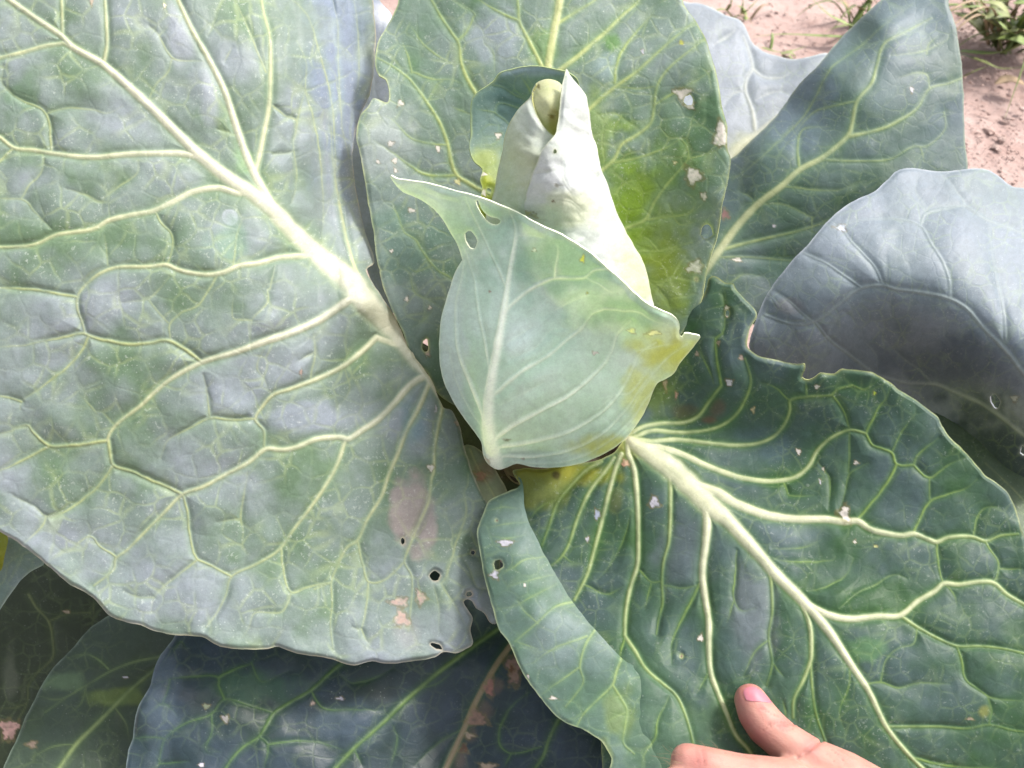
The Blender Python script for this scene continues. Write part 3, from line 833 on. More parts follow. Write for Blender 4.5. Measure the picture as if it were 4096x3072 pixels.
sheet("leaf", """C 2420,1060 2212,1040 2150,1032 2080,980 2000,935 1900,935 1760,950 1660,940 1590,930 1510,945 1450,1000 1380,1060 1290,1100 1210,1150 1130,1220 1060,1300 1000,1370 940,1430 880,1500 830,1570 780,1650 F 750,340 715,430 700,490 695,545 780,720 1000,900 1500,1250 1900,1450 2200,1620 2420,1600 2430,500""", L5_D, """
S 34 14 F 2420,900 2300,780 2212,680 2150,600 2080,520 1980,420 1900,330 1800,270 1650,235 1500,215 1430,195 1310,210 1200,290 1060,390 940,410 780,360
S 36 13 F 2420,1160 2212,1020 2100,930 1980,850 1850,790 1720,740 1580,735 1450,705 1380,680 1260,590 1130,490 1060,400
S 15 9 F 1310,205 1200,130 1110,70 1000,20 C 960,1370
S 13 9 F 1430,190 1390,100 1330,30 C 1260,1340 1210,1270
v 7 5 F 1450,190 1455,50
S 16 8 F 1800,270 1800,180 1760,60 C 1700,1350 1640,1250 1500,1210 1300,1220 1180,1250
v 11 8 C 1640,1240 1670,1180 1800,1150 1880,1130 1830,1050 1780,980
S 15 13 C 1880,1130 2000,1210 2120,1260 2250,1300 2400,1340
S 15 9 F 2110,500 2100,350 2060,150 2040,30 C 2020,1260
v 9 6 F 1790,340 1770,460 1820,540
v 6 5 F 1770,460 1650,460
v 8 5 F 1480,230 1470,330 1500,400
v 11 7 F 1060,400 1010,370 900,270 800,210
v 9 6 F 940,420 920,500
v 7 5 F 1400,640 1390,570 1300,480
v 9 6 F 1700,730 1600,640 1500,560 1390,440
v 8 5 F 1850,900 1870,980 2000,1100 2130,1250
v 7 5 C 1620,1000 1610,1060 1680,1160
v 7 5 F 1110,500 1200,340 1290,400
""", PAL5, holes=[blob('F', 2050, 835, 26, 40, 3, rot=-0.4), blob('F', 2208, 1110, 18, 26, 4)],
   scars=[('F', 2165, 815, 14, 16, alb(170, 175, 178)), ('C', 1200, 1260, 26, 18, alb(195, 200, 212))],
   stains_and_shade=[('C', 1700, 1090, 90, 70, alb(130, 140, 150), .6), ('F', 920, 310, 90, 50, alb(135, 135, 140), .7), ('F', 1800, 640, 620, 240, alb(90, 102, 116), .75, .8), ('F', 2000, 1150, 800, 340, alb(60, 74, 82), .9)],  # last two patches: shade below the ridge painted over a bluer leaf tone
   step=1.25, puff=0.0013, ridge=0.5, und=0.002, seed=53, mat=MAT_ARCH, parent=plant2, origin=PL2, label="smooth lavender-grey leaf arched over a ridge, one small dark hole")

# ------------------------------------------------------------------ the broad leaf at the right, in front
PAL6 = palette((58, 90, 58), (76, 94, 98), vein=(240, 238, 206), vein2=(146, 172, 92), halo=(80, 118, 58), edge=(200, 205, 140), halo_amt=0.6, vamt=0.9)
L6_D = TPS(ctrl("""1390,960,.505 1450,1000,.497 1560,1100,.474 1740,1330,.434 1900,1560,.409 1960,1659,.404 2000,1720,.40 1540,600,.503 1600,620,.497 1630,690,.495 1480,850,.513 1450,920,.515 1620,770,.487 1740,790,.476
 1870,810,.47 2030,950,.454 2130,1060,.445 2205,1170,.435 2212,1500,.402 2280,1300,.42 1700,950,.492 1600,940,.503 1900,1150,.45 2000,1350,.425 1350,1150,.488 1300,1300,.477 1200,1200,.489 1500,1300,.456 1345,1430,.444 1390,1480,.4335 1420,1580,.4215 1400,1659,.415 1300,1500,.437 1310,1600,.428 1440,1400,.449
 1500,1550,.425 1600,1659,.412 1600,1720,.408 1250,1020,.51 1130,1030,.515 1560,850,.497 1560,720,.497"""))
V6 = """
M 90 20 F 20,1040,40 60,1080,80 150,1130,118 250,1200,134 380,1320,130 500,1440,118 I 560,280,92 700,430,78 850,600,68 1000,750,64 1130,900,52 1250,1080,42 1350,1230,35 1450,1430,30 1560,1570,26 1650,1659,22 1800,1780,20
S 30 16 F 0,1045 90,985 200,960 330,955 410,920 470,840 540,750
v 14 8 F 540,745 525,680 510,560 510,490 545,465 560,350 550,250
v 9 7 F 500,740 490,700 450,620 410,540
S 28 12 F 50,1040 150,1000 300,1010 440,1000 540,970 620,910 670,830 700,750 700,700 670,600
S 30 12 F 150,1060 300,1050 480,1070 620,1080 740,1070 830,1030 890,960 920,880 920,830 1010,810 1150,800 1180,770 1260,750
v 11 8 F 1010,810 1005,720
v 11 8 F 1160,810 1220,900 1250,990
v 7 5 F 910,830 840,760 760,730
v 8 5 F 1260,745 1330,770 1400,720
S 42 16 F 190,1090 320,1130 450,1190 580,1240 700,1270 820,1280 940,1260 1020,1200 1070,1110 1130,1050 1200,1010 1260,995 1340,1015
v 14 8 F 1340,1015 1380,930 1410,870 1450,820 1470,760
v 14 13 F 1340,1015 1380,1080 1480,1120 1510,1185 1600,1190
v 11 8 F 1600,1190 1630,1130 1740,1040
v 12 8 F 1600,1190 1690,1260 1790,1190 1880,1150
v 9 6 F 1480,1120 1530,1020 1610,900
v 7 5 F 1250,1010 1245,1230
v 9 6 F 1070,1170 1110,1220 1140,1270 1130,1450
v 10 6 F 880,1280 900,1330 910,1360 1050,1360
v 15 13 F 1510,1185 1460,1280 1370,1400 1300,1480
v 9 6 F 1350,1180 1250,1240 1220,1360 1180,1470
S 66 13 F 520,1345 600,1395 680,1430 800,1470 950,1490 1120,1490 1220,1505 1290,1500 1360,1545 1460,1570 1540,1580 1600,1570 1680,1600 1730,1615 1790,1590 1920,1585 2000,1610 2080,1580 2180,1570
v 15 8 F 1600,1565 1640,1480 1690,1390 1790,1350 1890,1320 1950,1270
v 8 6 F 1690,1380 1690,1260
v 10 7 F 1930,1580 1950,1490 1990,1430 2080,1420
v 11 9 I 1730,410 1740,540 1765,640
v 11 9 I 2000,410 2070,530 2060,610 2040,635
v 9 6 I 2080,560 2200,560
S 50 20 I 1010,755 1120,810 1250,835 1400,820 1525,815 1620,740 1720,680 1765,640 1850,645 1960,630 2040,635 2120,700 2240,770
S 20 12 I 1525,815 1620,880 1730,940 1840,985 1960,985 2100,1000 2250,1035
v 12 7 I 1840,985 1870,1080 1890,1170 1950,1220 2030,1270 2230,1290
v 14 7 I 790,490 870,515 1020,520 1150,510 1170,490
v 8 5 I 820,450 1000,440 1090,400
v 10 6 I 1010,685 1120,660 1230,590 1270,500
v 11 6 I 1190,780 1280,700 1380,650 1500,590 1560,610
v 9 6 I 1330,1195 1420,1185 1520,1215 1620,1190 1800,1195
v 8 5 I 1420,1185 1440,1080 1480,1020 1530,990
S 16 9 I 1460,1430 1600,1430 1740,1430 1900,1440 2020,1420 2150,1450 2240,1460
v 9 6 I 2020,1420 2030,1340 2010,1270
v 13 8 I 1590,1600 1750,1640 1900,1655 2050,1660
v 8 5 I 1620,880 1600,970 1540,990
v 8 5 I 1770,640 1820,690 1840,760
v 7 5 I 1560,1570 1580,1650
v 8 6 I 1250,1080 1240,1220 1190,1350 1220,1450
S 30 16 I 1000,790 1025,860 1035,930 1035,1050 1025,1090 990,1180 940,1280 935,1380
S 16 10 I 1033,1080 1040,1200 1060,1350 1110,1500 1150,1600
S 58 20 I 420,150 455,240 460,330 450,440 435,580 450,720 470,850 470,1000 480,1130 510,1220 560,1340 620,1480 690,1560 740,1659
v 15 8 I 420,640 360,760 290,900 265,980 260,1080
v 15 9 I 625,460 615,600 605,720 650,790 720,780
v 8 5 I 605,740 570,850
S 18 9 I 815,630 820,800 800,930 820,1080 790,1200
v 9 6 I 800,950 730,1010 660,1150
v 7 5 I 820,1080 880,1150
S 28 9 F 215,1160 240,1220 I 255,60 258,150 250,400 220,520 210,630 215,740 190,850 180,920
v 9 6 I 90,570 150,630 210,625
v 8 5 I 215,650 330,665 410,650
v 7 5 I 150,640 120,780
S 36 22 F 25,1130 45,1180 I 60,30 75,200 80,400 75,540 40,650 10,800 5,930
S 22 13 I 5,930 60,1010 120,1110 210,1190 290,1260 340,1370 380,1510 390,1600
v 13 11 H 1660,930 1640,1000 1630,1060
S 32 17 E 1640,1130 1610,1200 H 1570,140 1530,300 1490,450 1450,590 1380,730
S 26 12 E 1600,1150 1555,1215 H 1470,120 1400,270 1350,420 1310,490 1260,535 1200,560
S 22 11 E 1530,1170 1440,1220 H 1330,130 1280,200 1240,320 1200,430
v 8 6 H 1310,480 1360,520 1400,510
v 8 6 H 1440,650 1560,700 1650,660
v 7 5 H 1700,230 1650,400 1560,560 1500,620
v 9 6 H 1120,300 1200,210 1300,170
v 14 8 I 250,1260 190,1390 170,1500 110,1590 100,1700
v 8 5 I 470,1130 430,1200 400,1250
v 8 5 I 560,1440 500,1480
v 8 5 I 880,1290 900,1400
"""
L6 = sheet("leaf", """E 1035,1220 1120,1205 1200,1212 1290,1195 1400,1180 1520,1160 1600,1115 1650,1055 1700,990 1750,900 1790,810 1850,700 1930,600 F 290,500 320,400 370,320 430,262 452,215 465,160 490,140 520,150 560,180 605,185 620,210 660,260 700,300 730,340 733,370
 710,410 685,470 680,530 700,555 760,590 850,610 950,630 1000,628 1000,670 987,702 1020,717 1060,700 1085,680 1165,685 1200,655 1250,660 1370,675 1430,705 1520,770 1600,820 1670,870 1735,920 1760,970 1800,1030 1850,1080 1900,1130 1950,1190
 2000,1245 2060,1285 2110,1330 2150,1390 2180,1470 2200,1550 I 2230,420 2270,700 2330,1000 2350,1600 2280,1800 2100,1930 1700,1990 1200,1980 700,1940 200,1880 H 1700,1850 1560,1760 1530,1600 1510,1400 1380,1100 1260,900 1150,650 1080,430 1065,300 1085,200 1075,90 1040,35""", L6_D, V6, PAL6,
   holes=[blob('F', 570, 352, 11, 20, 4), blob('I', 318, 1040, 5, 9, 4)],
   scars=[('F', 585, 728, 19, 18, LAV), ('I', 1218, 255, 27, 40, WHITE), ('I', 168, 190, 25, 28, LAV), ('H', 1505, 258, 14, 25, alb(160, 165, 190)), ('H', 1450, 395, 10, 12, LAV), ('I', 425, 940, 14, 18, WHITE), ('F', 568, 322, 12, 10, WHITE),
          ('F', 1070, 752, 13, 11, WHITE), ('F', 715, 880, 9, 18, alb(190, 175, 140)), ('F', 650, 595, 10, 14, PINK), ('F', 1285, 1178, 12, 12, WHITE), ('F', 970, 1120, 11, 18, WHITE),
          ('F', 1105, 1212, 7, 12, WHITE), ('F', 405, 575, 10, 12, PINK), ('F', 1385, 790, 7, 8, alb(180, 200, 70)), ('F', 525, 515, 9, 12, PINK), ('I', 1275, 412, 8, 10, WHITE), 
          ('I', 1390, 435, 10, 7, alb(190, 190, 130)), ('F', 290, 800, 8, 24, alb(190, 140, 130)), ('F', 230, 745, 12, 30, alb(160, 140, 115)),
          ('I', 1910, 1385, 18, 8, TAN), ('E', 1660, 1180, 20, 22, alb(205, 160, 140)), ('I', 1085, 80, 5, 12, LAV)],
   stains_and_shade=[('E', 1300, 1240, 330, 75, alb(150, 150, 50), .95, .7), ('H', 1200, 130, 180, 110, alb(135, 145, 75), .8), ('E', 1700, 1080, 110, 90, alb(165, 160, 85), .9), ('F', 200, 750, 170, 260, alb(95, 115, 55), .8, .8), ('F', 360, 900, 120, 70, alb(90, 80, 60), .55),
           ('F', 520, 880, 60, 60, alb(95, 80, 70), .6), ('F', 470, 940, 60, 30, alb(110, 75, 60), .6), ('F', 800, 1080, 200, 130, alb(82, 102, 112), .7), ('H', 1840, 1450, 300, 460, alb(84, 112, 90), .85, .9), ('I', 350, 450, 200, 300, alb(108, 118, 130), .6), ('I', 700, 780, 160, 320, alb(122, 130, 140), .7),
           ('I', 900, 350, 250, 100, alb(105, 122, 128), .5), ('E', 1280, 1250, 25, 25, alb(60, 40, 40), .7), ('H', 1600, 180, 60, 80, alb(125, 135, 85), .6), ('I', 1990, 1350, 40, 40, alb(140, 140, 70), .6), ('I', 1340, 1010, 120, 90, alb(105, 150, 90), .4)],
   step=1.1, puff=0.0021, ridge=0.5, frill=0.0015, vw=1.15, seed=61, parent=plant, label="large dark green leaf with fanned cream veins and a curled-over margin", edge_jit=0.6)

# curled-over left margin of that leaf
fl = ctrl("""1046,1097,.471 1031,1150,.463 1050,1260,.451 1070,1340,.442 1130,1450,.431 1200,1550,.424 1300,1600,.4185 1320,1650,.4145 1115,1030,.492 1118,1060,.482 1135,1090,.474 1175,1200,.456 1240,1300,.445 1300,1375,.437 1345,1425,.434
 1110,1200,.45 1180,1350,.435 1280,1480,.4265 1220,1430,.4305""")
for x, y in ((1366, 1499), (1390, 1577), (1397, 1659), (1380, 1720), (1375, 1460)):
    fl.append((x * KW, y * KW, float(L6_D(x * KW, y * KW)) - 0.0014))
for x, y in ((1372, 1440), (1425, 1490), (1456, 1577), (1468, 1659), (1475, 1720), (1405, 1440)):
    fl.append((x * KW, y * KW, float(L6_D(x * KW, y * KW)) + 0.0010))
FL_D = TPS(fl, 1e-4)
PALF = palette((88, 118, 94), (106, 126, 122), vein=(200, 208, 150), vein2=(170, 190, 118), halo=(112, 148, 88), edge=(205, 212, 160), halo_amt=0.5)
sheet("curled_margin", """H 1045,35 1060,42 1082,80 1068,108 1030,122 1000,136 950,156 905,180 885,230 860,290 842,350 850,430 870,540 890,640 910,720 935,800 960,890 1010,960 1040,1020 1070,1090 1110,1160 1160,1230 1220,1310 1280,1375 1340,1415 1420,1440 1480,1480 1530,1510 1560,1560 1585,1610 1570,1680 1600,1790
 2080,1800 2040,1600 1980,1400 1900,1250 1800,1160 1715,1100 1645,1055 1570,980 1500,900 1430,820 1370,740 1310,650 1260,560 1210,470 1160,370 1120,280 1102,200 1098,130 1085,60""", FL_D, """
S 18 8 H 1390,735 1270,770 1180,850 1050,960
v 6 4 H 1180,860 1110,800 1070,740
v 9 6 H 1230,490 1100,510 1020,560 950,580
v 7 5 H 1260,590 1130,620 1010,660
v 9 6 H 1280,640 1150,710 1060,760 960,780
S 18 9 H 1490,900 1440,980 1410,1100 1430,1180 1380,1260 1330,1320
v 9 6 H 1410,1100 1310,1170 1200,1250
v 10 6 H 1450,930 1260,1000 1150,1080
S 20 10 H 1640,1050 1610,1130 1590,1200 1500,1290 1430,1360 1390,1430
S 18 11 H 1590,1200 1640,1280 1670,1340 1660,1430 1650,1520 1710,1580
v 8 5 H 930,380 1020,390 1110,370
v 6 4 H 1120,300 1000,310 900,330
v 6 4 H 1180,1000 1120,980 1060,960
v 7 5 H 1690,1340 1600,1380 1540,1420
v 7 4 H 880,240 980,220 1080,230
v 22 13 I 5,930 60,1010 120,1110 210,1190 290,1260 340,1370 380,1510 390,1600
v 14 8 I 250,1260 190,1390 170,1500 110,1590 100,1700
""", PALF, holes=[blob('H', 957, 533, 28, 28, 3), blob('H', 950, 290, 6, 6, 4)], scars=[('H', 998, 418, 34, 18, LAV), ('H', 940, 592, 20, 22, LAV), ('H', 1262, 1272, 22, 8, WHITE), ('H', 1105, 650, 5, 10, WHITE), ('H', 1125, 1150, 6, 10, WHITE)],
   stains_and_shade=[('H', 1900, 1450, 290, 560, alb(84, 112, 90), .95, .9), ('H', 1620, 1350, 90, 160, alb(130, 145, 75), .4), ('H', 1250, 950, 200, 200, alb(135, 150, 152), .6), ('H', 1550, 1590, 50, 110, alb(150, 165, 100), .6)],
   step=1.1, puff=0.0008, ridge=0.35, seed=67, parent=L6, roll=("H 1075,50 1098,130 1120,280 1210,470 1310,650 1430,820 1570,980 1645,1055 1760,1110 1880,1220 1980,1400 2040,1600 2080,1780", (.006, .016, .024, .022, .012, .004, .001, .001, .001)), split=False)

# ------------------------------------------------------------------ lower leaves along the near side
PAL7 = palette((40, 58, 56), (58, 72, 88), vein=(150, 168, 108), vein2=(104, 136, 72), halo=(62, 96, 48), edge=(150, 165, 165), halo_amt=0.55)  # darkened to put the occlusion under the broad leaf into the colour
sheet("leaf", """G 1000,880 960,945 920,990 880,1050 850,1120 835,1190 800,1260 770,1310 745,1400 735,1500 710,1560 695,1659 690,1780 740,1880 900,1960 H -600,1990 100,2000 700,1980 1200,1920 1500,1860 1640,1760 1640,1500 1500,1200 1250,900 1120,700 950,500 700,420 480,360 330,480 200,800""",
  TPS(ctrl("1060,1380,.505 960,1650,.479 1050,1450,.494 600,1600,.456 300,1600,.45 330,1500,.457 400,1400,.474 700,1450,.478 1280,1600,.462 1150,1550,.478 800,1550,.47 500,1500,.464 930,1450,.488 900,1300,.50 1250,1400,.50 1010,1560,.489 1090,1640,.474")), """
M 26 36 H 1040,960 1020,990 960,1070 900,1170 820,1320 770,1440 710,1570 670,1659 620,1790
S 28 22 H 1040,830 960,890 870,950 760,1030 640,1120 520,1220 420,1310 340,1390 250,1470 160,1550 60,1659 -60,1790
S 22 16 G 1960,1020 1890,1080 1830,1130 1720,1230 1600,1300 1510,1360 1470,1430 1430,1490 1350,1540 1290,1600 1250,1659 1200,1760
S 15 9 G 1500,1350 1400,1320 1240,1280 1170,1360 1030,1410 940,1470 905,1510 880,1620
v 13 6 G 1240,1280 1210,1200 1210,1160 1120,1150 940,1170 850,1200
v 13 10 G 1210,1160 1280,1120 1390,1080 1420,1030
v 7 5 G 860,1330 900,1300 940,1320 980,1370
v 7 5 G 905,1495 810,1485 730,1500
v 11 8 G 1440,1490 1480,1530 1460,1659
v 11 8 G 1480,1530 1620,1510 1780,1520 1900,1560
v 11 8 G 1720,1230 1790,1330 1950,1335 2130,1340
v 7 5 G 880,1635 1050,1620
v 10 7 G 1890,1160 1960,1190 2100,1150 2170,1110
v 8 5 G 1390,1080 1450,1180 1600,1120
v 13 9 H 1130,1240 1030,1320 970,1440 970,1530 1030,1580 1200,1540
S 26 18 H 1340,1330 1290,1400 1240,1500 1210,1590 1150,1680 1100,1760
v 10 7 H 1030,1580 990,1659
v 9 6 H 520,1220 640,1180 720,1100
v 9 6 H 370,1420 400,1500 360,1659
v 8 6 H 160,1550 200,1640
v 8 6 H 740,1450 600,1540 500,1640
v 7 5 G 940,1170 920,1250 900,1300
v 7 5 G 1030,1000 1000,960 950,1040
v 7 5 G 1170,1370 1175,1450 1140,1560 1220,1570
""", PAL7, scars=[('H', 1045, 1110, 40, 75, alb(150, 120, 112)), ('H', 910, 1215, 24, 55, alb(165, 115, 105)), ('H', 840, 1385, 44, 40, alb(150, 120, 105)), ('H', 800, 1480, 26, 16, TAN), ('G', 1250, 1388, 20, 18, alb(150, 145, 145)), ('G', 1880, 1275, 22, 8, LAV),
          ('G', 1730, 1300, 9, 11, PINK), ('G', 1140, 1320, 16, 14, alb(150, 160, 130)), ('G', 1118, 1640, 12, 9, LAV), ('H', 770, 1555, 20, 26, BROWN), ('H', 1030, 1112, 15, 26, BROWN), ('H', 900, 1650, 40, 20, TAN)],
   stains_and_shade=[('H', 940, 1200, 50, 60, alb(120, 100, 88), .5), ('H', 870, 1340, 60, 70, alb(120, 100, 88), .5), ('H', 800, 1470, 60, 60, alb(115, 100, 85), .5), ('H', 740, 1590, 70, 80, alb(130, 108, 92), .5), ('G', 900, 1250, 110, 400, alb(100, 115, 132), .5), ('G', 1950, 1420, 220, 130, alb(90, 105, 124), .4), ('G', 1400, 1200, 300, 100, alb(70, 105, 80), .6)],
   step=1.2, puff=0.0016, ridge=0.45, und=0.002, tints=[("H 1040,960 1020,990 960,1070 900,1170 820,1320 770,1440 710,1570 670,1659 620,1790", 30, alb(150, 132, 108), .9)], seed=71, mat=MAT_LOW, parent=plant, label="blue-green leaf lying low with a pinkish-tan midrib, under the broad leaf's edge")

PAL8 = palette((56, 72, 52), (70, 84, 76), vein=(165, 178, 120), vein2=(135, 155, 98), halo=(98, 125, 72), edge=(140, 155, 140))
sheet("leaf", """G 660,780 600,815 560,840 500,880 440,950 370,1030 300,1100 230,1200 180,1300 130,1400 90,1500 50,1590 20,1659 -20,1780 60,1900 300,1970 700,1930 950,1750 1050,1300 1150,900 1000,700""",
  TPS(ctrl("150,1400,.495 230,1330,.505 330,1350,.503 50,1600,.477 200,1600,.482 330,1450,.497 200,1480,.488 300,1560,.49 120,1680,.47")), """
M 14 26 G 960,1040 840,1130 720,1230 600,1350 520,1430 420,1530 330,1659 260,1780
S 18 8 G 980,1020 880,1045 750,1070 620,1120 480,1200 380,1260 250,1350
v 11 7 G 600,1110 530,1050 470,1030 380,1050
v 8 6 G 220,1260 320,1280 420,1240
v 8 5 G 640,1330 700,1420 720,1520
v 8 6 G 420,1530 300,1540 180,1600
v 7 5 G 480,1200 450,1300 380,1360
""", PAL8, stains_and_shade=[('G', 650, 1260, 160, 60, alb(110, 130, 60), .6), ('G', 350, 1180, 130, 60, alb(105, 130, 95), .6)], scars=[('G', 695, 1157, 14, 6, LAV), ('G', 180, 1530, 24, 18, alb(150, 130, 115))],
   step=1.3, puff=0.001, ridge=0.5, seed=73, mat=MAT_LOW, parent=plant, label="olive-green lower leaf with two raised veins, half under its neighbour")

PAL9 = palette((46, 56, 32), (54, 64, 42), vein=(175, 165, 115), vein2=(120, 130, 80), halo=(86, 104, 52), edge=(120, 130, 90))  # lowered tone stands in for the deep shade of the gap
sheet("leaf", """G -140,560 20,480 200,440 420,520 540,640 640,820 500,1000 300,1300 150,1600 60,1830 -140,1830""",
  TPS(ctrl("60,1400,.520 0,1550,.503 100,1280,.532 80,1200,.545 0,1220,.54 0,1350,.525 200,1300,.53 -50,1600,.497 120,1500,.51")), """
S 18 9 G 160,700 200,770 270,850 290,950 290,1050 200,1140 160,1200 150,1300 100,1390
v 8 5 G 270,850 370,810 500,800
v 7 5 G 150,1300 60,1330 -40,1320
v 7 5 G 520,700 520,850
""", PAL9, scars=[('G', 55, 1445, 44, 52, alb(215, 170, 160)), ('G', 370, 795, 16, 8, TAN)], stains_and_shade=[('G', 60, 1150, 50, 200, alb(105, 110, 92), .5)], step=1.4, seed=79, mat=MAT_LOW, parent=plant, label="shaded olive leaf lowest of all, with a pinkish scar")

PAL9a = palette((108, 130, 118), (135, 150, 160), vein=(170, 185, 160), vein2=(160, 175, 150), halo=(120, 145, 110), edge=(190, 200, 195))
sheet("leaf", """G -150,420 40,380 150,440 245,522 160,580 100,640 50,710 0,785 -60,860 -150,900""",
  TPS(ctrl("20,1200,.482 60,1200,.487 0,1310,.478 90,1215,.49 -40,1250,.474 30,1260,.483")), """
S 14 8 G 250,470 130,470 40,530 -40,600 -120,650
v 8 5 G 130,470 100,540 60,620
v 8 5 G 40,530 30,600 -20,680
""", PAL9a, step=1.3, seed=83, parent=plant, label="bluish lobe of a leaf peeping out below the broad leaf's edge")
sheet("leaf", """G -140,250 0,330 45,390 40,430 20,500 10,560 -60,600 -140,600""", TPS(ctrl("0,1160,.464 10,1220,.468 -50,1200,.46 10,1180,.465 -30,1150,.46")), "", palette((150, 150, 40), (120, 130, 40), edge=(150, 150, 60)), step=1.4, seed=85, parent=plant, label="yellowed scrap of leaf under the broad leaf's edge")

# small leaf in the gap under the head
sheet("leaf", """E 770,1080 830,1090 900,1150 960,1240 1010,1340 1020,1450 900,1500 800,1420 740,1250""",
  TPS(ctrl("1000,980,.515 1040,1000,.522 1080,1050,.523 1060,1100,.51 1020,1060,.505 1090,1110,.518")), """
S 14 8 E 800,1100 860,1230 930,1350 980,1450
v 8 5 E 860,1230 930,1260
""", palette((135, 150, 120), (150, 160, 135)), scars=[('E', 860, 1250, 30, 26, alb(170, 130, 110))], stains_and_shade=[('E', 880, 1230, 70, 70, alb(150, 125, 105), .6)], step=1.4, seed=87, parent=plant, label="small stained leaf in the gap under the head")
# dark lower leaf under the right-hand leaves
sheet("leaf", """F 1700,900 2000,1050 2250,1150 2420,1300 2420,1800 I 2300,800 2000,600 1600,300""",
  TPS(ctrl("2212,1150,.545 2100,1080,.56 2000,980,.57 2212,1250,.53 2212,1400,.51 2050,1200,.54")), "S 14 8 F 2420,1500 2250,1420 2130,1300 2000,1180", palette((98, 118, 88), (110, 125, 105)), step=1.6, seed=89, parent=plant, label="shaded green leaf under the large leaf's outer edge")

# ------------------------------------------------------------------ head
ALB_SAVE = ALB; ALB = 0.90
PALH = palette((180, 204, 184), (202, 214, 209), vein=(248, 252, 236), vein2=(222, 234, 214), halo=(192, 214, 190), edge=(235, 240, 215), halo_amt=0.3, vamt=0.95, bias=-0.1)
HW_D = TPS(ctrl("""1060,1008,.487 1045,960,.462 1050,900,.44 1065,780,.419 1085,650,.412 1105,540,.411 1110,470,.411 1200,900,.436 1200,980,.473 1250,780,.417 1200,650,.409 1330,860,.452 1380,760,.437 1300,940,.474 1120,950,.452
 950,760,.470 965,640,.455 1000,560,.432 990,880,.474 1010,940,.481 990,760,.441 1010,650,.431 1150,1010,.493 1280,998,.497 1400,890,.49 1430,840,.474 1500,730,.440 1480,700,.428 845,385,.424 950,400,.409 970,470,.416 1060,440,.401
 1140,475,.393 1230,525,.381 1330,590,.374 1400,640,.383 1300,640,.386 1400,690,.407 1340,700,.414 1020,500,.414"""), reg=1e-5)
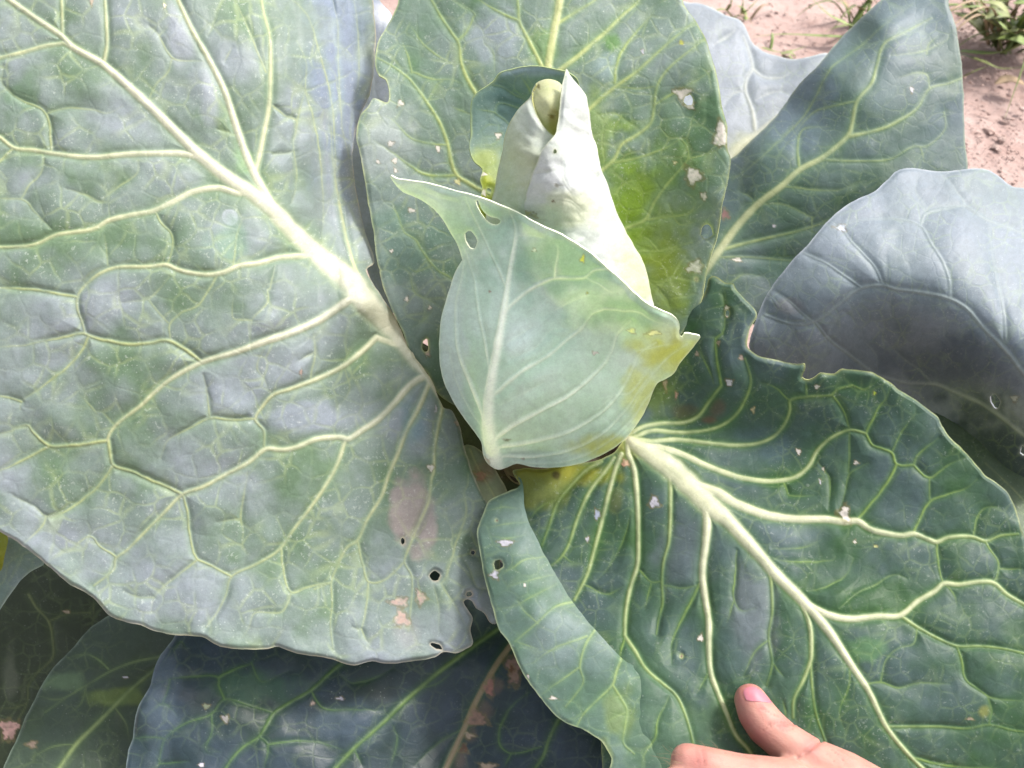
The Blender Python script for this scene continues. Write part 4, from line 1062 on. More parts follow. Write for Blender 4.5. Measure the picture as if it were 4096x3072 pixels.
HW = sheet("wrapper_leaf", """B 360,970 400,990 480,1000 560,1012 640,1030 720,1055 800,1075 880,1100 960,1130 1040,1165 1120,1205 1200,1250 1290,1290 1380,1340 1470,1400 1560,1480 1640,1550 1710,1620 E 1790,300 1850,330 1920,360 1955,395 1962,430 1960,460 1975,485 1990,460 2030,465 2078,478 2050,520 2010,570 1960,630 1930,680 1880,715 1840,735
 1815,780 1790,850 1755,920 1700,1000 1630,1070 1560,1120 1460,1165 1350,1195 1250,1203 1150,1200 1060,1180 1010,1200 960,1215 915,1195 880,1150 862,1060 800,970 740,890 690,800 655,720 635,620 632,500 640,400 660,310 690,210 720,120 755,60 B 760,1440 730,1350 690,1280 640,1200 580,1140 500,1090 430,1060 390,1020""", HW_D, """
M 100 18 E 945,1205,110 930,1130,104 915,1050,92 908,980,82 910,850,70 930,700,60 960,520,52 990,350,42 1010,220,34 1030,90,28 B 1052,1350,22 1060,1290,18 1050,1230,13 1020,1170,8
S 24 13 E 940,795 1010,730 1100,660 1220,590 1330,500 1420,430 1480,350 1540,325
v 12 7 E 1540,325 1640,330 1730,340 1830,390 1900,410
S 22 11 E 1020,310 1100,240 1180,190 1270,155 1370,155 1440,150 1490,110 1590,105
v 15 8 E 1270,155 1280,80 1290,0 B 1285,1350
v 9 6 E 1440,150 1520,190 1590,230 1650,215
v 10 6 E 1200,370 1330,300 1400,265 1480,250 1560,265
S 27 10 E 940,1040 1050,960 1200,880 1350,800 1460,710 1550,620 1590,540 1620,460 1690,390
S 22 9 E 960,1085 1130,1060 1300,1020 1450,950 1560,870 1640,770 1700,660 1740,570 1830,510
S 18 7 E 980,1135 1150,1140 1300,1120 1420,1080 1550,1000 1650,900 1720,800 1800,690 1900,590 2000,520
S 12 6 E 1020,1170 1250,1180 1400,1150 1550,1070 1680,960 1770,830 1900,700
v 8 6 E 1000,520 1150,420
v 7 5 E 960,860 1100,790 1200,730
v 8 5 E 1500,880 1600,800 1680,790 1790,660
v 8 5 E 1720,560 1800,540 1950,510
v 7 5 E 1680,900 1760,760 1850,640
S 24 8 E 870,890 830,790 790,700 740,560 725,400 730,280 760,150 770,60
S 16 7 E 908,640 880,480 850,330 830,180 800,70 B 790,1420 740,1300
S 11 6 E 870,970 800,880 720,700 690,560
S 13 7 E 1000,200 960,100 910,0 B 850,1250 780,1100
v 7 5 B 740,1120 640,1090 540,1050 470,1020
v 7 5 B 650,1190 600,1120 540,1080
v 7 5 B 1070,1300 1150,1300 1220,1310 1230,1280
v 6 4 E 1040,600 1160,540 1250,440 1340,430
""", PALH, holes=[blob('B', 805, 1325, 32, 52, 3, rot=-0.4, jit=.1), [px('B', *q) for q in ((832, 1110), (845, 1108), (862, 1150), (885, 1180), (915, 1200), (955, 1208), (972, 1225), (955, 1242), (920, 1238), (885, 1210), (850, 1160))]],
   scars=[('E', 1005, 1047, 15, 8, alb(120, 120, 100)), ('E', 1695, 438, 20, 11, alb(225, 230, 170)), ('E', 1815, 447, 34, 11, alb(235, 235, 185)), ('E', 1485, 565, 14, 8, alb(200, 190, 185)), ('E', 900, 1155, 18, 16, alb(190, 170, 140)),
          ('B', 1430, 1430, 12, 18, alb(205, 205, 90)), ('E', 1455, 235, 7, 6, YEL), ('E', 918, 232, 7, 6, PINK), ('E', 1095, 1150, 8, 8, PINK), ('B', 1168, 1376, 9, 8, alb(220, 228, 215))],
   stains_and_shade=[('E', 1900, 570, 220, 160, alb(186, 188, 96), .95, .7), ('E', 1760, 820, 130, 230, alb(200, 205, 130), .85, .7), ('E', 1560, 1090, 260, 70, alb(186, 188, 92), .85, .7), ('B', 1350, 1430, 560, 250, alb(142, 174, 152), .85, .7), ('E', 1650, 330, 300, 110, alb(142, 174, 152), .8, .7), ('B', 900, 1230, 260, 160, alb(154, 182, 164), .7),
           ('E', 700, 500, 90, 420, alb(200, 210, 214), .6), ('E', 1080, 480, 120, 120, alb(215, 226, 226), .5)],
   step=1.1, puff=0.0013, ridge=0.8, und=0.0006, crinkle=0.0005, vw=1.25, seed=91, mat=MAT_HEAD, parent=plant, edge_jit=0.35, label="pale mint wrapper leaf of the head with pointed corners, yellowing at its right")

ALB = 0.54
PALC = palette((212, 220, 206), (228, 230, 232), vein=(226, 230, 210), vein2=(210, 216, 192), halo=(218, 224, 205), edge=(214, 218, 175), vamt=0.6, bias=0.05)
CR_D = TPS(ctrl("""1224,152,.398 1215,240,.392 1250,230,.394 1285,290,.411 1200,300,.386 1230,400,.387 1180,430,.392 1310,380,.418 1320,450,.419 1250,560,.402 1370,530,.444 1405,640,.463 1300,650,.424 1150,480,.413 1110,500,.428 1180,650,.42 1360,640,.44 1150,400,.40
 1205,350,.387 1280,350,.402"""), reg=1e-5)
sheet("head_leaf", """B 1335,376 1322,430 1308,500 1298,580 1290,650 1280,725 1255,765 1220,805 1190,850 1165,910 1140,980 1120,1050 1108,1100 1085,1150 1110,1230 1200,1420 1350,1600 E 1500,420 1815,330 1812,280 1800,220 1780,130 1750,40 B 1720,1380 1650,1250 1610,1160 1590,1110 1575,1050 1545,970 1520,900 1505,820 1482,750 1470,680 1460,610 1450,550 1430,510 1390,460 1355,410""", CR_D, """
v 9 6 B 1110,1110 1180,1105 1250,1100 1350,1110 1420,1170
v 9 6 B 1310,830 1310,920 1320,1000 1370,1080 1400,1200
v 8 5 B 1200,830 1270,800 1310,760
v 7 5 B 1310,920 1220,950 1150,960
v 8 5 B 1330,1010 1270,1060 1200,1080
v 8 5 B 1180,1220 1280,1210 1400,1230
v 7 5 B 1400,850 1450,930 1500,980
""", PALC, holes=[blob('B', 1272, 838, 10, 13, 6)], scars=[('B', 1115, 1175, 34, 12, alb(200, 200, 160)), ('B', 1160, 1190, 14, 12, alb(195, 195, 170)), ('B', 1263, 1112, 7, 6, BROWN), ('B', 1290, 1025, 20, 6, alb(160, 160, 150))],
   stains_and_shade=[('B', 1350, 1150, 260, 120, alb(222, 226, 190), .7), ('B', 1700, 1500, 200, 260, alb(226, 230, 180), .7)],
   step=1.0, puff=0.0013, ridge=0.5, und=0.0022, frill=0.0016, crinkle=0.0019, seed=93, mat=MAT_HEAD, parent=plant, edge_jit=0.6)
CL_D = TPS(ctrl("""1150,180,.410 1130,220,.414 1150,260,.404 1190,290,.402 1100,280,.418 1085,340,.425 1070,420,.431 1150,330,.40 1180,400,.405 1110,400,.412 1060,470,.436 1120,480,.418 1200,480,.425 1150,240,.405"""), reg=1e-5)
sheet("head_leaf", """B 1165,458 1150,490 1138,530 1110,560 1070,600 1045,640 1018,685 995,750 985,820 968,890 955,950 935,1050 915,1120 890,1180 900,1300 1100,1350 1250,1200 1320,1000 1330,850 1300,760 1262,745 1222,712 1185,660 1160,610 1148,560 1145,510 1170,470""", CL_D, """
v 10 6 B 1030,760 1000,850 970,980 940,1060
v 8 5 B 1100,700 1130,740 1200,780
v 8 5 B 1060,760 1110,800 1180,830
v 8 5 B 1020,1000 1080,980 1130,960
v 8 5 B 990,1080 1040,1040 1110,1030
v 7 5 B 1080,860 1040,900 1010,980
""", palette((200, 210, 188), (216, 222, 214), vein=(222, 226, 205), vein2=(205, 212, 182), halo=(208, 216, 192), edge=(200, 200, 130), vamt=0.6),
   stains_and_shade=[('B', 1080, 900, 120, 200, alb(212, 216, 182), .6)], step=1.0, puff=0.0013, ridge=0.5, und=0.0018, crinkle=0.0018, seed=95, mat=MAT_HEAD, parent=plant, edge_jit=0.4)
sheet("tip_leaf", """B 1140,560 1145,500 1165,460 1200,443 1240,438 1285,450 1312,475 1325,550 1320,700 1300,780 1250,790 1200,740 1160,660""",
  TPS(ctrl("1156,180,.414 1190,171,.41 1215,180,.412 1150,210,.412 1180,215,.399 1210,215,.401 1175,260,.403 1200,280,.406 1205,300,.41")), """
v 9 6 B 1150,540 1200,500 1250,490 1300,490
v 7 5 B 1180,640 1230,590 1290,580
""", palette((222, 222, 178), (206, 208, 158), edge=(225, 226, 190)), scars=[('B', 1255, 640, 12, 8, alb(140, 130, 70)), ('B', 1180, 478, 10, 14, alb(110, 110, 70))], stains_and_shade=[('B', 1270, 670, 40, 80, alb(160, 150, 70), .7)],
   step=1.0, seed=97, puff=0.0008, mat=MAT_HEAD, parent=plant)

ALB = ALB_SAVE
# solid heart of the head and the stem that carries it
def lathe(name, A, B, prof, mat, parent, n=40, bend=None):
    A = np.array(A); B = np.array(B); ax = B - A; L = np.linalg.norm(ax); ax = ax / L
    s = np.cross(ax, [1, 0, 0]); s /= np.linalg.norm(s); t = np.cross(ax, s)
    V = []; Fc = []
    for k, (h, r) in enumerate(prof):
        for i in range(n):
            a = 2 * math.pi * i / n
            rr = r * (1 + 0.04 * math.sin(3 * a + k * 0.4) + 0.025 * math.sin(5 * a + 1 - k * .3))
            V.append(A + ax * L * h + (s * math.cos(a) + t * math.sin(a)) * rr)
    for k in range(len(prof) - 1):
        for i in range(n):
            Fc.append((k * n + i, (k + 1) * n + i, (k + 1) * n + (i + 1) % n, k * n + (i + 1) % n))
    Fc.append(tuple(range(n))); Fc.append(tuple((len(prof) - 1) * n + i for i in reversed(range(n))))
    me = bpy.data.meshes.new(name); me.from_pydata([tuple(v - PLANT0) for v in V], [], Fc); me.update()
    bm = bmesh.new(); bm.from_mesh(me); bmesh.ops.recalc_face_normals(bm, faces=bm.faces); bm.to_mesh(me); bm.free()
    for p in me.polygons:
        p.use_smooth = True
    me.materials.append(mat)
    return link(name, me, parent)

def simple_mat(name, c1, c2, scale=40, rough=0.6, bump=0.3, dist=0.002, spec=0.3):
    m, nt, nd, lk, bs = node_mat(name)
    tc = N(nd, "ShaderNodeTexCoord")
    n = N(nd, "ShaderNodeTexNoise"); n.inputs["Scale"].default_value = scale; n.inputs["Detail"].default_value = 5
    lk.new(tc.outputs["Object"], n.inputs["Vector"])
    lk.new(mixc(nd, lk, rampn(nd, lk, n.outputs["Fac"], .3, .7), c1, c2), bs.inputs["Base Color"])
    b = N(nd, "ShaderNodeBump"); b.inputs["Strength"].default_value = bump; b.inputs["Distance"].default_value = dist
    lk.new(n.outputs["Fac"], b.inputs["Height"]); lk.new(b.outputs[0], bs.inputs["Normal"])
    bs.inputs["Roughness"].default_value = rough; bs.inputs["Specular IOR Level"].default_value = spec
    return m
M_HEART = simple_mat("pale_heart", alb(190, 205, 175), alb(205, 212, 190), 30)
M_STEM = simple_mat("stem_bark", alb(120, 105, 70), alb(150, 150, 105), 60)
hb = unproj(512 + 20, 432, 0.512); ht = unproj(552, 96, 0.425)
lathe("heart", hb, ht, [(0, .02), (.05, .040), (.15, .050), (.3, .052), (.45, .044), (.6, .034), (.75, .024), (.9, .013), (1, .004)], M_HEART, plant)
sb = hb + np.array([0, 0.01, 0.03])
lathe("stem", (sb[0], sb[1], -0.03), sb, [(0, .02), (.5, .019), (.8, .026), (1, .034)], M_STEM, plant)

# ------------------------------------------------------------------ ground
def ground():
    n = 260
    xs = np.sign(np.linspace(-1, 1, n)) * (np.abs(np.linspace(-1, 1, n))**2.2) * 40
    X, Y = np.meshgrid(xs, xs + 0.9)
    Z = 0.012 * vnoise(X, Y, 0.22, 5, 3) + 0.005 * vnoise(X, Y, 0.04, 6, 2)
    Z *= np.exp(-((X**2 + (Y - 0.9)**2) / 25)) 
    V = np.stack([X, Y, Z], 2).reshape(-1, 3)
    g = np.arange(n * n).reshape(n, n)
    q = np.stack([g[:-1, :-1], g[:-1, 1:], g[1:, 1:], g[1:, :-1]], 2).reshape(-1, 4)
    m, nt, nd, lk, bs = node_mat("dry_soil")
    tc = N(nd, "ShaderNodeTexCoord"); P = tc.outputs["Object"]
    a = N(nd, "ShaderNodeTexNoise"); a.inputs["Scale"].default_value = 7; a.inputs["Detail"].default_value = 8; a.inputs["Roughness"].default_value = .65; lk.new(P, a.inputs["Vector"])
    b = N(nd, "ShaderNodeTexNoise"); b.inputs["Scale"].default_value = 90; b.inputs["Detail"].default_value = 6; b.inputs["Roughness"].default_value = .7; lk.new(P, b.inputs["Vector"])
    v = N(nd, "ShaderNodeTexVoronoi"); v.inputs["Scale"].default_value = 55; lk.new(P, v.inputs["Vector"])
    c = mixc(nd, lk, rampn(nd, lk, a.outputs["Fac"], .3, .7), alb(184, 156, 148), alb(208, 185, 178))
    c = mixc(nd, lk, rampn(nd, lk, b.outputs["Fac"], .5, .72, 0, .55), c, alb(160, 128, 118))
    lk.new(c, bs.inputs["Base Color"]); bs.inputs["Roughness"].default_value = .95; bs.inputs["Specular IOR Level"].default_value = .1
    h = mathn(nd, lk, 'ADD', b.outputs["Fac"], mathn(nd, lk, 'MULTIPLY', v.outputs["Distance"], .5))
    bp = N(nd, "ShaderNodeBump"); bp.inputs["Strength"].default_value = .45; bp.inputs["Distance"].default_value = .01
    lk.new(h, bp.inputs["Height"]); lk.new(bp.outputs[0], bs.inputs["Normal"])
    me = raw_mesh("ground", V, q.ravel(), np.arange(0, len(q) * 4, 4), m)
    link("ground", me, None, kind="structure")
ground()

# added dark filler leaves round the head's foot, crevice shade put into their colour
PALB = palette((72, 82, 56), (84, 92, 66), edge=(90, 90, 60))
sheet("dark_gap_filler", """E 380,380 480,480 620,560 760,660 900,800 1000,1000 1080,1120 1150,1260 1100,1400 900,1350 760,1150 600,950 450,700""",
  TPS(ctrl("860,680,.535 930,800,.532 1000,960,.535 1080,1030,.54 1150,1060,.54 1000,1050,.535 900,900,.53 1080,1100,.53")), "", PALB, stains_and_shade=[('E', 1050, 1230, 120, 60, alb(90, 70, 45), .7)], step=1.5, seed=101, parent=plant)
sheet("dark_gap_filler", """E 1000,1150 1300,1160 1500,1120 1650,1000 1780,850 1850,700 1950,760 1850,1000 1650,1180 1400,1260 1050,1280""",
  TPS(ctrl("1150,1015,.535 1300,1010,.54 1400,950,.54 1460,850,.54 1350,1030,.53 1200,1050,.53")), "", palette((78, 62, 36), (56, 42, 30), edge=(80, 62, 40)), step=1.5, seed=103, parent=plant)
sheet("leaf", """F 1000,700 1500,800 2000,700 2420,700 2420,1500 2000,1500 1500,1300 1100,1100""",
  TPS(ctrl("1750,850,.60 2000,850,.60 2212,850,.59 2212,1050,.59 2000,1050,.59 1850,1000,.59")), "S 18 10 F 2420,1000 2000,1000 1500,950", palette((40, 52, 44), (48, 58, 50)), step=2.0, seed=105, parent=plant2, origin=PL2, label="dark filler leaf with painted shade under the arched one")  # added behind the arched leaf's hole, shade painted into its dark colour

# ------------------------------------------------------------------ hand
def hand():
    from mathutils.bvhtree import BVHTree
    def hp(x, y, d):
        u, v = px('I', x, y)
        return unproj(u, v, d)
    mm = 8.8e-5
    chains = [
        [(700, 1285, .4155, 98), (738, 1362, .413, 116), (785, 1425, .4105, 122), (840, 1475, .408, 119), (930, 1545, .404, 124), (1040, 1630, .400, 142), (1230, 1740, .394, 175), (1550, 1960, .385, 215)],
        [(352, 1622, .387, 104), (450, 1655, .385, 118), (640, 1700, .384, 124), (900, 1760, .384, 158)],
        [(352, 1622, .387, 104), (350, 1760, .400, 96), (460, 1850, .412, 88)],
        [(290, 1760, .380, 112), (450, 1800, .378, 120), (900, 1900, .380, 165)],
        [(290, 1760, .380, 112), (310, 1900, .395, 98), (450, 1990, .408, 88)],
        [(300, 1930, .380, 106), (450, 1980, .378, 112), (920, 2060, .381, 160)],
        [(300, 1930, .380, 106), (330, 2060, .394, 92), (460, 2130, .405, 84)],
        [(350, 2090, .384, 92), (500, 2130, .382, 98), (960, 2210, .384, 150)],
        [(350, 2090, .384, 92), (390, 2190, .396, 82), (500, 2240, .405, 76)],
        [(900, 1760, .386, 165), (920, 2060, .383, 170), (960, 2210, .385, 155), (1500, 2330, .380, 200)],
        [(900, 1780, .388, 160), (1230, 1900, .386, 200), (1550, 2050, .383, 225), (1650, 2230, .378, 240)],
        [(920, 2000, .383, 170), (1300, 2120, .382, 215), (1650, 2230, .378, 240), (2000, 2500, .365, 235), (2700, 3100, .345, 300)],
        [(900, 1900, .385, 160), (1300, 2000, .383, 215), (1650, 2230, .378, 240)],
    ]
    bm = bmesh.new()
    def ball(c, r):
        bmesh.ops.create_icosphere(bm, subdivisions=2, radius=r, matrix=__import__('mathutils').Matrix.Translation(Vector(c)))
    for ch in chains:
        P = [(hp(x, y, d), r * mm * d / .41) for x, y, d, r in ch]
        Q = catmull(np.array([[*p, r] for p, r in P]) * 1e4, 1, False) / 1e4 if False else np.array([[*p, r] for p, r in P])
        for a, b in zip(Q[:-1], Q[1:]):
            n = max(2, int(np.linalg.norm(b[:3] - a[:3]) / 0.0022))
            for k in range(n + 1):
                t = k / n
                q = a * (1 - t) + b * t
                ball(q[:3], q[3])
    me = bpy.data.meshes.new("hand_raw"); bm.to_mesh(me); bm.free()
    tmp = bpy.data.objects.new("hand_raw", me); COL.objects.link(tmp)
    r = tmp.modifiers.new("r", 'REMESH'); r.mode = 'VOXEL'; r.voxel_size = 0.0011; r.use_smooth_shade = True
    sm = tmp.modifiers.new("s", 'SMOOTH'); sm.factor = 0.5; sm.iterations = 16
    dg = bpy.context.evaluated_depsgraph_get(); dg.update()
    me2 = bpy.data.meshes.new_from_object(tmp.evaluated_get(dg)); me2.name = "hand"
    bpy.data.objects.remove(tmp, do_unlink=True)
    # skin folds at the knuckle of the thumb and between thumb and hand
    nv = len(me2.vertices)
    co = np.empty(nv * 3, np.float32); me2.vertices.foreach_get("co", co); co = co.reshape(-1, 3).astype(float)
    no = np.empty(nv * 3, np.float32); me2.vertex_normals.foreach_get("vector", no); no = no.reshape(-1, 3)
    rel = co - CAM; dz = rel @ FWD
    U = 512 + F_PX * (rel @ RGT) / dz; Vv = 384 - F_PX * (rel @ UPV) / dz
    disp = np.zeros(nv); fold = np.zeros(nv)
    for txt, w, amp in (("I 800,1420 850,1405 905,1408 940,1420", 1.4, .0005), ("I 770,1450 830,1425 900,1425", 1.2, .00035), ("I 1000,1570 1040,1545 1075,1515 1110,1495", 1.8, .0009),
                        ("I 960,1600 1010,1575", 1.5, .0004), ("I 760,1330 800,1350 850,1370", 1.3, .0003), ("I 430,1560 440,1600 445,1640", 1.2, .0003), ("I 400,1560 405,1600 412,1640", 1.0, .00025), ("I 1150,1560 1200,1600 1230,1650", 1.0, .0003), ("I 1120,1580 1160,1620 1185,1659", 1.0, .0003), ("I 560,1575 640,1590 720,1605", 1.0, .0002), ("I 860,1440 900,1450 935,1440", 1.0, .0003)):
        pl = catmull(np.array([p[:2] for p in path(txt)]), 6)
        d = np.min(np.hypot(U[:, None] - pl[None, :, 0], Vv[:, None] - pl[None, :, 1]), axis=1)
        disp -= 1.6 * amp * np.exp(-(d / w)**2) * (dz < .43)
        fold = np.maximum(fold, np.exp(-(d / (w * .8))**2) * (dz < .43))
    co2 = co + no * disp[:, None]
    me2.vertices.foreach_set("co", co2.astype(np.float32).ravel()); me2.update()
    # redder fingertip, knuckles and folds
    red = np.zeros(nv)
    for (x, y, rr) in ((690, 1230, 16), (650, 1420, 14), (720, 1500, 14), (880, 1420, 7), (760, 1320, 6), (420, 1620, 14), (1040, 1540, 8)):
        u, v = px('I', x, y); red = np.maximum(red, np.exp(-((U - u)**2 + (Vv - v)**2) / (rr * 1.0)**2))
    base = alb(208, 154, 138) * (1 - red[:, None] * .8) + alb(192, 116, 110) * red[:, None] * .8
    base = base * (1 - .55 * fold[:, None]) + alb(140, 76, 66) * .55 * fold[:, None]
    at = me2.attributes.new("col", 'FLOAT_COLOR', 'POINT'); at.data.foreach_set("color", np.c_[base, np.ones(nv)].astype(np.float32).ravel())
    m, nt, nd, lk, bs = node_mat("skin")
    tc = N(nd, "ShaderNodeTexCoord").outputs["Object"]
    c = N(nd, "ShaderNodeAttribute", attribute_name="col").outputs["Color"]
    n1 = N(nd, "ShaderNodeTexNoise"); n1.inputs["Scale"].default_value = 130; n1.inputs["Detail"].default_value = 4; lk.new(tc, n1.inputs["Vector"])
    c = mixc(nd, lk, rampn(nd, lk, n1.outputs["Fac"], .4, .7, 0, .35), c, alb(190, 124, 118))
    vo = N(nd, "ShaderNodeTexVoronoi", feature='DISTANCE_TO_EDGE'); vo.inputs["Scale"].default_value = 1300; lk.new(tc, vo.inputs["Vector"])
    n3 = N(nd, "ShaderNodeTexNoise"); n3.inputs["Scale"].default_value = 700; n3.inputs["Detail"].default_value = 3; lk.new(tc, n3.inputs["Vector"])
    h = mathn(nd, lk, 'ADD', rampn(nd, lk, vo.outputs["Distance"], 0, .12, 0, .5), n3.outputs["Fac"])
    bp = N(nd, "ShaderNodeBump"); bp.inputs["Strength"].default_value = .4; bp.inputs["Distance"].default_value = .0005
    lk.new(h, bp.inputs["Height"]); lk.new(bp.outputs[0], bs.inputs["Normal"]); lk.new(c, bs.inputs["Base Color"])
    bs.inputs["Roughness"].default_value = .5; bs.inputs["Specular IOR Level"].default_value = .4
    bs.inputs["Subsurface Weight"].default_value = .25; bs.inputs["Subsurface Radius"].default_value = (.004, .0015, .0008); bs.inputs["Subsurface Scale"].default_value = .6
    me2.materials.append(m)
    for p in me2.polygons:
        p.use_smooth = True
    root = link("hand", me2, None, label="bare hand at the frame's edge pressing its thumb onto the dark green leaf", category="hand")
    bvh = BVHTree.FromPolygons([Vector(v) for v in co2], [tuple(p.vertices) for p in me2.polygons])
    def depth(X, Y):
        out = np.full(X.shape, np.nan)
        for ix in np.ndindex(X.shape):
            dr = ray(X[ix], Y[ix]); hit = bvh.ray_cast(Vector(CAM), Vector(dr).normalized())
            if hit[0] is not None:
                q = np.array(hit[0]) - np.array(hit[1]) * -0.00035
                out[ix] = (q - CAM) @ FWD
        med = np.nanmedian(out); out[np.isnan(out)] = med
        return out
    mn, nt, nd, lk, bs = node_mat("fingernail")
    bs.inputs["Base Color"].default_value = (*alb(206, 128, 142), 1); bs.inputs["Roughness"].default_value = .5; bs.inputs["Specular IOR Level"].default_value = .3
    bs.inputs["Subsurface Weight"].default_value = .1
    nail = sheet("fingernail", "I 668,1262 660,1240 672,1218 700,1208 735,1216 770,1242 800,1275 818,1298 785,1295 740,1290 700,1288 678,1282", depth, "", palette((232, 160, 172), (232, 160, 172), edge=(240, 190, 190)),
                 step=.5, puff=0, und=0, seed=5, mat=mn, parent=root, origin=np.zeros(3), thick=.0005, edge_jit=.1)
    # fine hairs on the back of the finger
    rnd = random.Random(4); V = []; Fc = []
    for k in range(46):
        if k < 30:
            x, y = rnd.uniform(440, 640), rnd.uniform(1512, 1560); dx, dy = rnd.uniform(-90, -20), rnd.uniform(-45, 0)
        else:
            x, y = rnd.uniform(250, 330), rnd.uniform(1580, 1660); dx, dy = rnd.uniform(-130, -40), rnd.uniform(-50, 10)
        u, v = px('I', x, y); hit = bvh.ray_cast(Vector(CAM), Vector(ray(u, v)).normalized())
        if hit[0] is None:
            continue
        p0 = np.array(hit[0]); nrm = np.array(hit[1])
        d3 = (RGT * dx - UPV * dy) * 7.5e-5
        pts = [p0, p0 + d3 * .4 + nrm * .0018, p0 + d3 + nrm * .0016]
        pts = catmull(np.array(pts) * 1e4, 4) / 1e4
        b0 = len(V)
        for i, p in enumerate(pts):
            w = .00007 * (1 - .7 * i / len(pts))
            for a in range(3):
                V.append(p + w * (RGT * math.cos(2.1 * a) + UPV * math.sin(2.1 * a)))
        for i in range(len(pts) - 1):
            for a in range(3):
                Fc.append((b0 + 3 * i + a, b0 + 3 * i + (a + 1) % 3, b0 + 3 * i + 3 + (a + 1) % 3, b0 + 3 * i + 3 + a))
    mh = bpy.data.meshes.new("hair"); mh.from_pydata([tuple(v) for v in V], [], Fc); mh.update()
    mh.materials.append(simple_mat("fine_hair", alb(190, 165, 130), alb(150, 120, 90), 200))
    link("hair", mh, root)
hand()

# ------------------------------------------------------------------ weeds and clods on the soil
M_BLADE = [simple_mat("grass_blade_green", alb(130, 152, 78), alb(158, 176, 108), 25, .5, .1), simple_mat("grass_blade_olive", alb(120, 130, 70), alb(160, 165, 110), 25, .5, .1), simple_mat("dry_blade", alb(196, 172, 140), alb(172, 146, 116), 25, .7, .1)]
def blade(parent, origin, pts, w, mat, name="blade", fold=.35):
    P = catmull(np.array(pts) * 1e4, 8) / 1e4
    n = len(P); V = []; Fc = []
    for i in range(n):
        t = i / (n - 1)
        tg = P[min(i + 1, n - 1)] - P[max(i - 1, 0)]; tg /= np.linalg.norm(tg) + 1e-9
        sd_ = np.cross(tg, [0, 0, 1]); sd_ /= np.linalg.norm(sd_) + 1e-9; up = np.cross(sd_, tg)
        ww = w * (0.55 + .45 * math.sin(math.pi * min(1, t * 1.6 + .15))) * (1 - max(0, t - .45) / .55 * .92) if name == "blade" else w * max(.06, math.sin(math.pi * (t * .94 + .03))**.8)
        for k, (a, b) in enumerate(((-1, fold), (0, 0), (1, fold), (0, -.12))):
            V.append(P[i] + sd_ * ww * a * .5 + up * ww * b * .5 - origin)
    for i in range(n - 1):
        for a, b in ((0, 1), (1, 2), (2, 3), (3, 0)):
            Fc.append((4 * i + a, 4 * i + b, 4 * i + 4 + b, 4 * i + 4 + a))
    me = bpy.data.meshes.new(name); me.from_pydata([tuple(v) for v in V], [], Fc); me.update()
    for p in me.polygons:
        p.use_smooth = True
    me.materials.append(mat)
    return link(name, me, parent)

def tuft(label, base, items, name="grass_tuft", seed=0, extra=0, spread=.1, leaves=0):
    b = on_ground(np.array(px('C', *base)[0]), np.array(px('C', *base)[1]))
    root = link(name, None, None, label=label, category="weed" if leaves else "grass"); root.location = b
    rnd = random.Random(seed)
    for pts, zs, w, mi in items:
        P = []
        for (x, y), z in zip(pts, zs):
            u, v = px('C', x, y); P.append(on_ground(np.array(u), np.array(v), z))
        blade(root, b, P, w, M_BLADE[mi])
    for k in range(extra):
        a = rnd.uniform(0, 6.28); L = rnd.uniform(.4, 1) * spread
        p0 = b + np.array([rnd.uniform(-.02, .02), rnd.uniform(-.02, .02), 0])
        d = np.array([math.cos(a), math.sin(a), 0])
        P = [p0, p0 + d * L * .4 + [0, 0, L * .35], p0 + d * L * .8 + [0, 0, L * .35], p0 + d * L * 1.15 + [0, 0, L * .12]]
        blade(root, b, P, rnd.uniform(.004, .009), M_BLADE[rnd.choice((0, 0, 0, 1, 1, 2))])
    for k in range(leaves):
        a = rnd.uniform(0, 6.28); L = rnd.uniform(.03, .06)
        p0 = b + np.array([rnd.uniform(-.05, .05), rnd.uniform(-.04, .04), rnd.uniform(.01, .05)])
        d = np.array([math.cos(a), math.sin(a), .2])
        blade(root, b, [p0, p0 + d * L * .5 + [0, 0, .006], p0 + d * L], L * .42, M_BLADE[rnd.choice((0, 1, 1))], name="leaf", fold=.25)
    return root
tuft("leafy green weed and arching grass blades growing from the soil in the far corner", (2090, 262),
     [(((1860, 285), (2000, 298), (2100, 285), (2230, 240)), (.012, .02, .03, .05), .011, 0), (((1860, 300), (1990, 345), (2090, 380), (2230, 368)), (.005, .02, .02, .03), .008, 1), (((2100, 170), (2010, 110), (1960, 60), (1900, 30)), (.03, .06, .06, .04), .008, 1),
      (((2220, 230), (2120, 170), (2050, 100), (1990, 60)), (.02, .05, .06, .05), .009, 0), (((1880, 425), (1940, 395), (2015, 365)), (.008, .02, .03), .008, 1), (((2150, 190), (2090, 90), (2000, 50)), (.03, .06, .05), .007, 0), (((2130, 100), (2180, 40), (2230, -20)), (.03, .05, .06), .006, 2)],
     name="weed", seed=3, extra=42, spread=.24, leaves=24)
tuft("grass tuft with a long blade lying over the soil beside the pale leaf", (1290, 130),
     [(((1280, 150), (1220, 130), (1130, 80), (1030, -20)), (.02, .03, .03, .01), .008, 0), (((1210, 205), (1100, 202), (880, 190), (700, 205)), (.01, .012, .01, .006), .007, 0), (((1270, 140), (1180, 150), (1080, 190)), (.01, .02, .008), .006, 1), (((1330, 60), (1290, 40), (1240, 20)), (.01, .03, .02), .01, 2), (((1360, 20), (1330, -20), (1300, -60)), (.02, .04, .04), .01, 0)],
     seed=5, extra=10, spread=.09)
tuft("sparse grass sprig rising from bare soil behind the upright leaf", (640, 80),
     [(((655, 80), (690, 50), (745, -10)), (.005, .02, .03), .006, 0), (((650, 80), (655, 40), (660, -20)), (.005, .02, .03), .005, 1), (((570, 60), (590, 20), (600, -40)), (.004, .02, .03), .006, 1)], seed=7, extra=5, spread=.06)
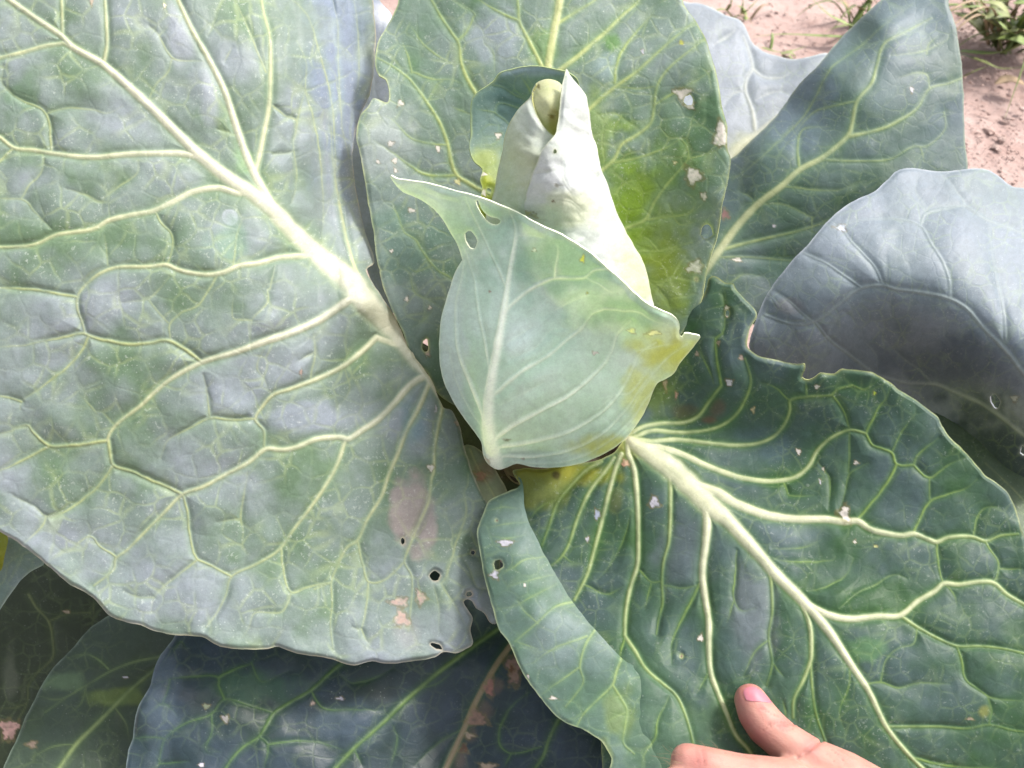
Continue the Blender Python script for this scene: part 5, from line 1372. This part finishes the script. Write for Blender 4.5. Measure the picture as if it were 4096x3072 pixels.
tuft("low dark sprig flat on the soil above the pale leaf's edge", (880, 285), [(((760, 265), (830, 285), (900, 290)), (.004, .006, .004), .006, 1), (((870, 300), (940, 280), (1010, 255)), (.004, .006, .006), .006, 1)], seed=8, extra=3, spread=.03)

M_CLOD = simple_mat("clod", alb(185, 158, 148), alb(215, 192, 184), 60, .95, .6, .004, .1)
def clod(u, v, r, seed):
    rnd = np.random.RandomState(seed)
    bm = bmesh.new(); bmesh.ops.create_icosphere(bm, subdivisions=2, radius=1)
    for vt in bm.verts:
        vt.co *= 1 + rnd.uniform(-.22, .22); vt.co.z *= .45
    me = bpy.data.meshes.new("soil_clod"); bm.to_mesh(me); bm.free(); me.materials.append(M_CLOD)
    for p in me.polygons:
        p.use_smooth = True
    o = link("soil_clod", me, None, label="small lump of dry soil lying on the bare ground", category="clod", group="lumps of dry soil on the ground")
    o.location = on_ground(np.array(u), np.array(v)) + np.array([0, 0, r * .25]); o.scale = (r, r * .9, r); o.rotation_euler = (0, 0, rnd.uniform(0, 6))
rr = random.Random(12)
for k in range(7):
    x, y = rr.uniform(1900, 2212), rr.uniform(480, 1010)
    if k % 3 == 0:
        x, y = rr.uniform(600, 1250), rr.uniform(-10, 280)
    clod(*px('C', x, y), rr.choice((.003, .003, .004, .005, .007)) * rr.uniform(.7, 1.3), 100 + k)
frag = on_ground(*[np.array(q) for q in px('C', 2130, 465)], .01)
fr = blade(None, np.zeros(3), [frag + [-.018, 0, 0], frag + [0, .004, .003], frag + [.02, -.003, 0]], .018, M_BLADE[2], name="dry_leaf_fragment", fold=.3)
fr["label"] = "curled tan scrap of dry leaf on the bare soil"; fr["category"] = "dry leaf"

def crumbs():
    rnd = np.random.RandomState(31); V = []; Fc = []
    bm = bmesh.new(); bmesh.ops.create_icosphere(bm, subdivisions=1, radius=1)
    bv = np.array([v.co[:] for v in bm.verts]); bf = [[v.index for v in f.verts] for f in bm.faces]; bm.free()
    for k in range(2000):
        if k % 2:
            x, y = rnd.uniform(1850, 2300), rnd.uniform(-60, 1100)
        else:
            x, y = rnd.uniform(300, 2300), rnd.uniform(-80, 420)
        u, v = px('C', x, y); c = on_ground(np.array(u), np.array(v))
        r = 0.0011 * math.exp(rnd.normal(0, .55))
        b = len(V)
        q = bv * (1 + rnd.uniform(-.3, .3, (len(bv), 1))) * np.array([r, r * rnd.uniform(.6, 1.2), r * .6])
        V.extend(c + q + [0, 0, 0.006 * rnd.uniform(0, .6)]); Fc.extend([[b + i for i in f] for f in bf])
    me = bpy.data.meshes.new("soil_crumbs"); me.from_pydata([tuple(v) for v in V], [], Fc); me.update(); me.materials.append(M_CLOD)
    link("soil_crumbs", me, None, kind="stuff", label="fine crumbs of dry soil strewn over the ground", category="soil")
crumbs()
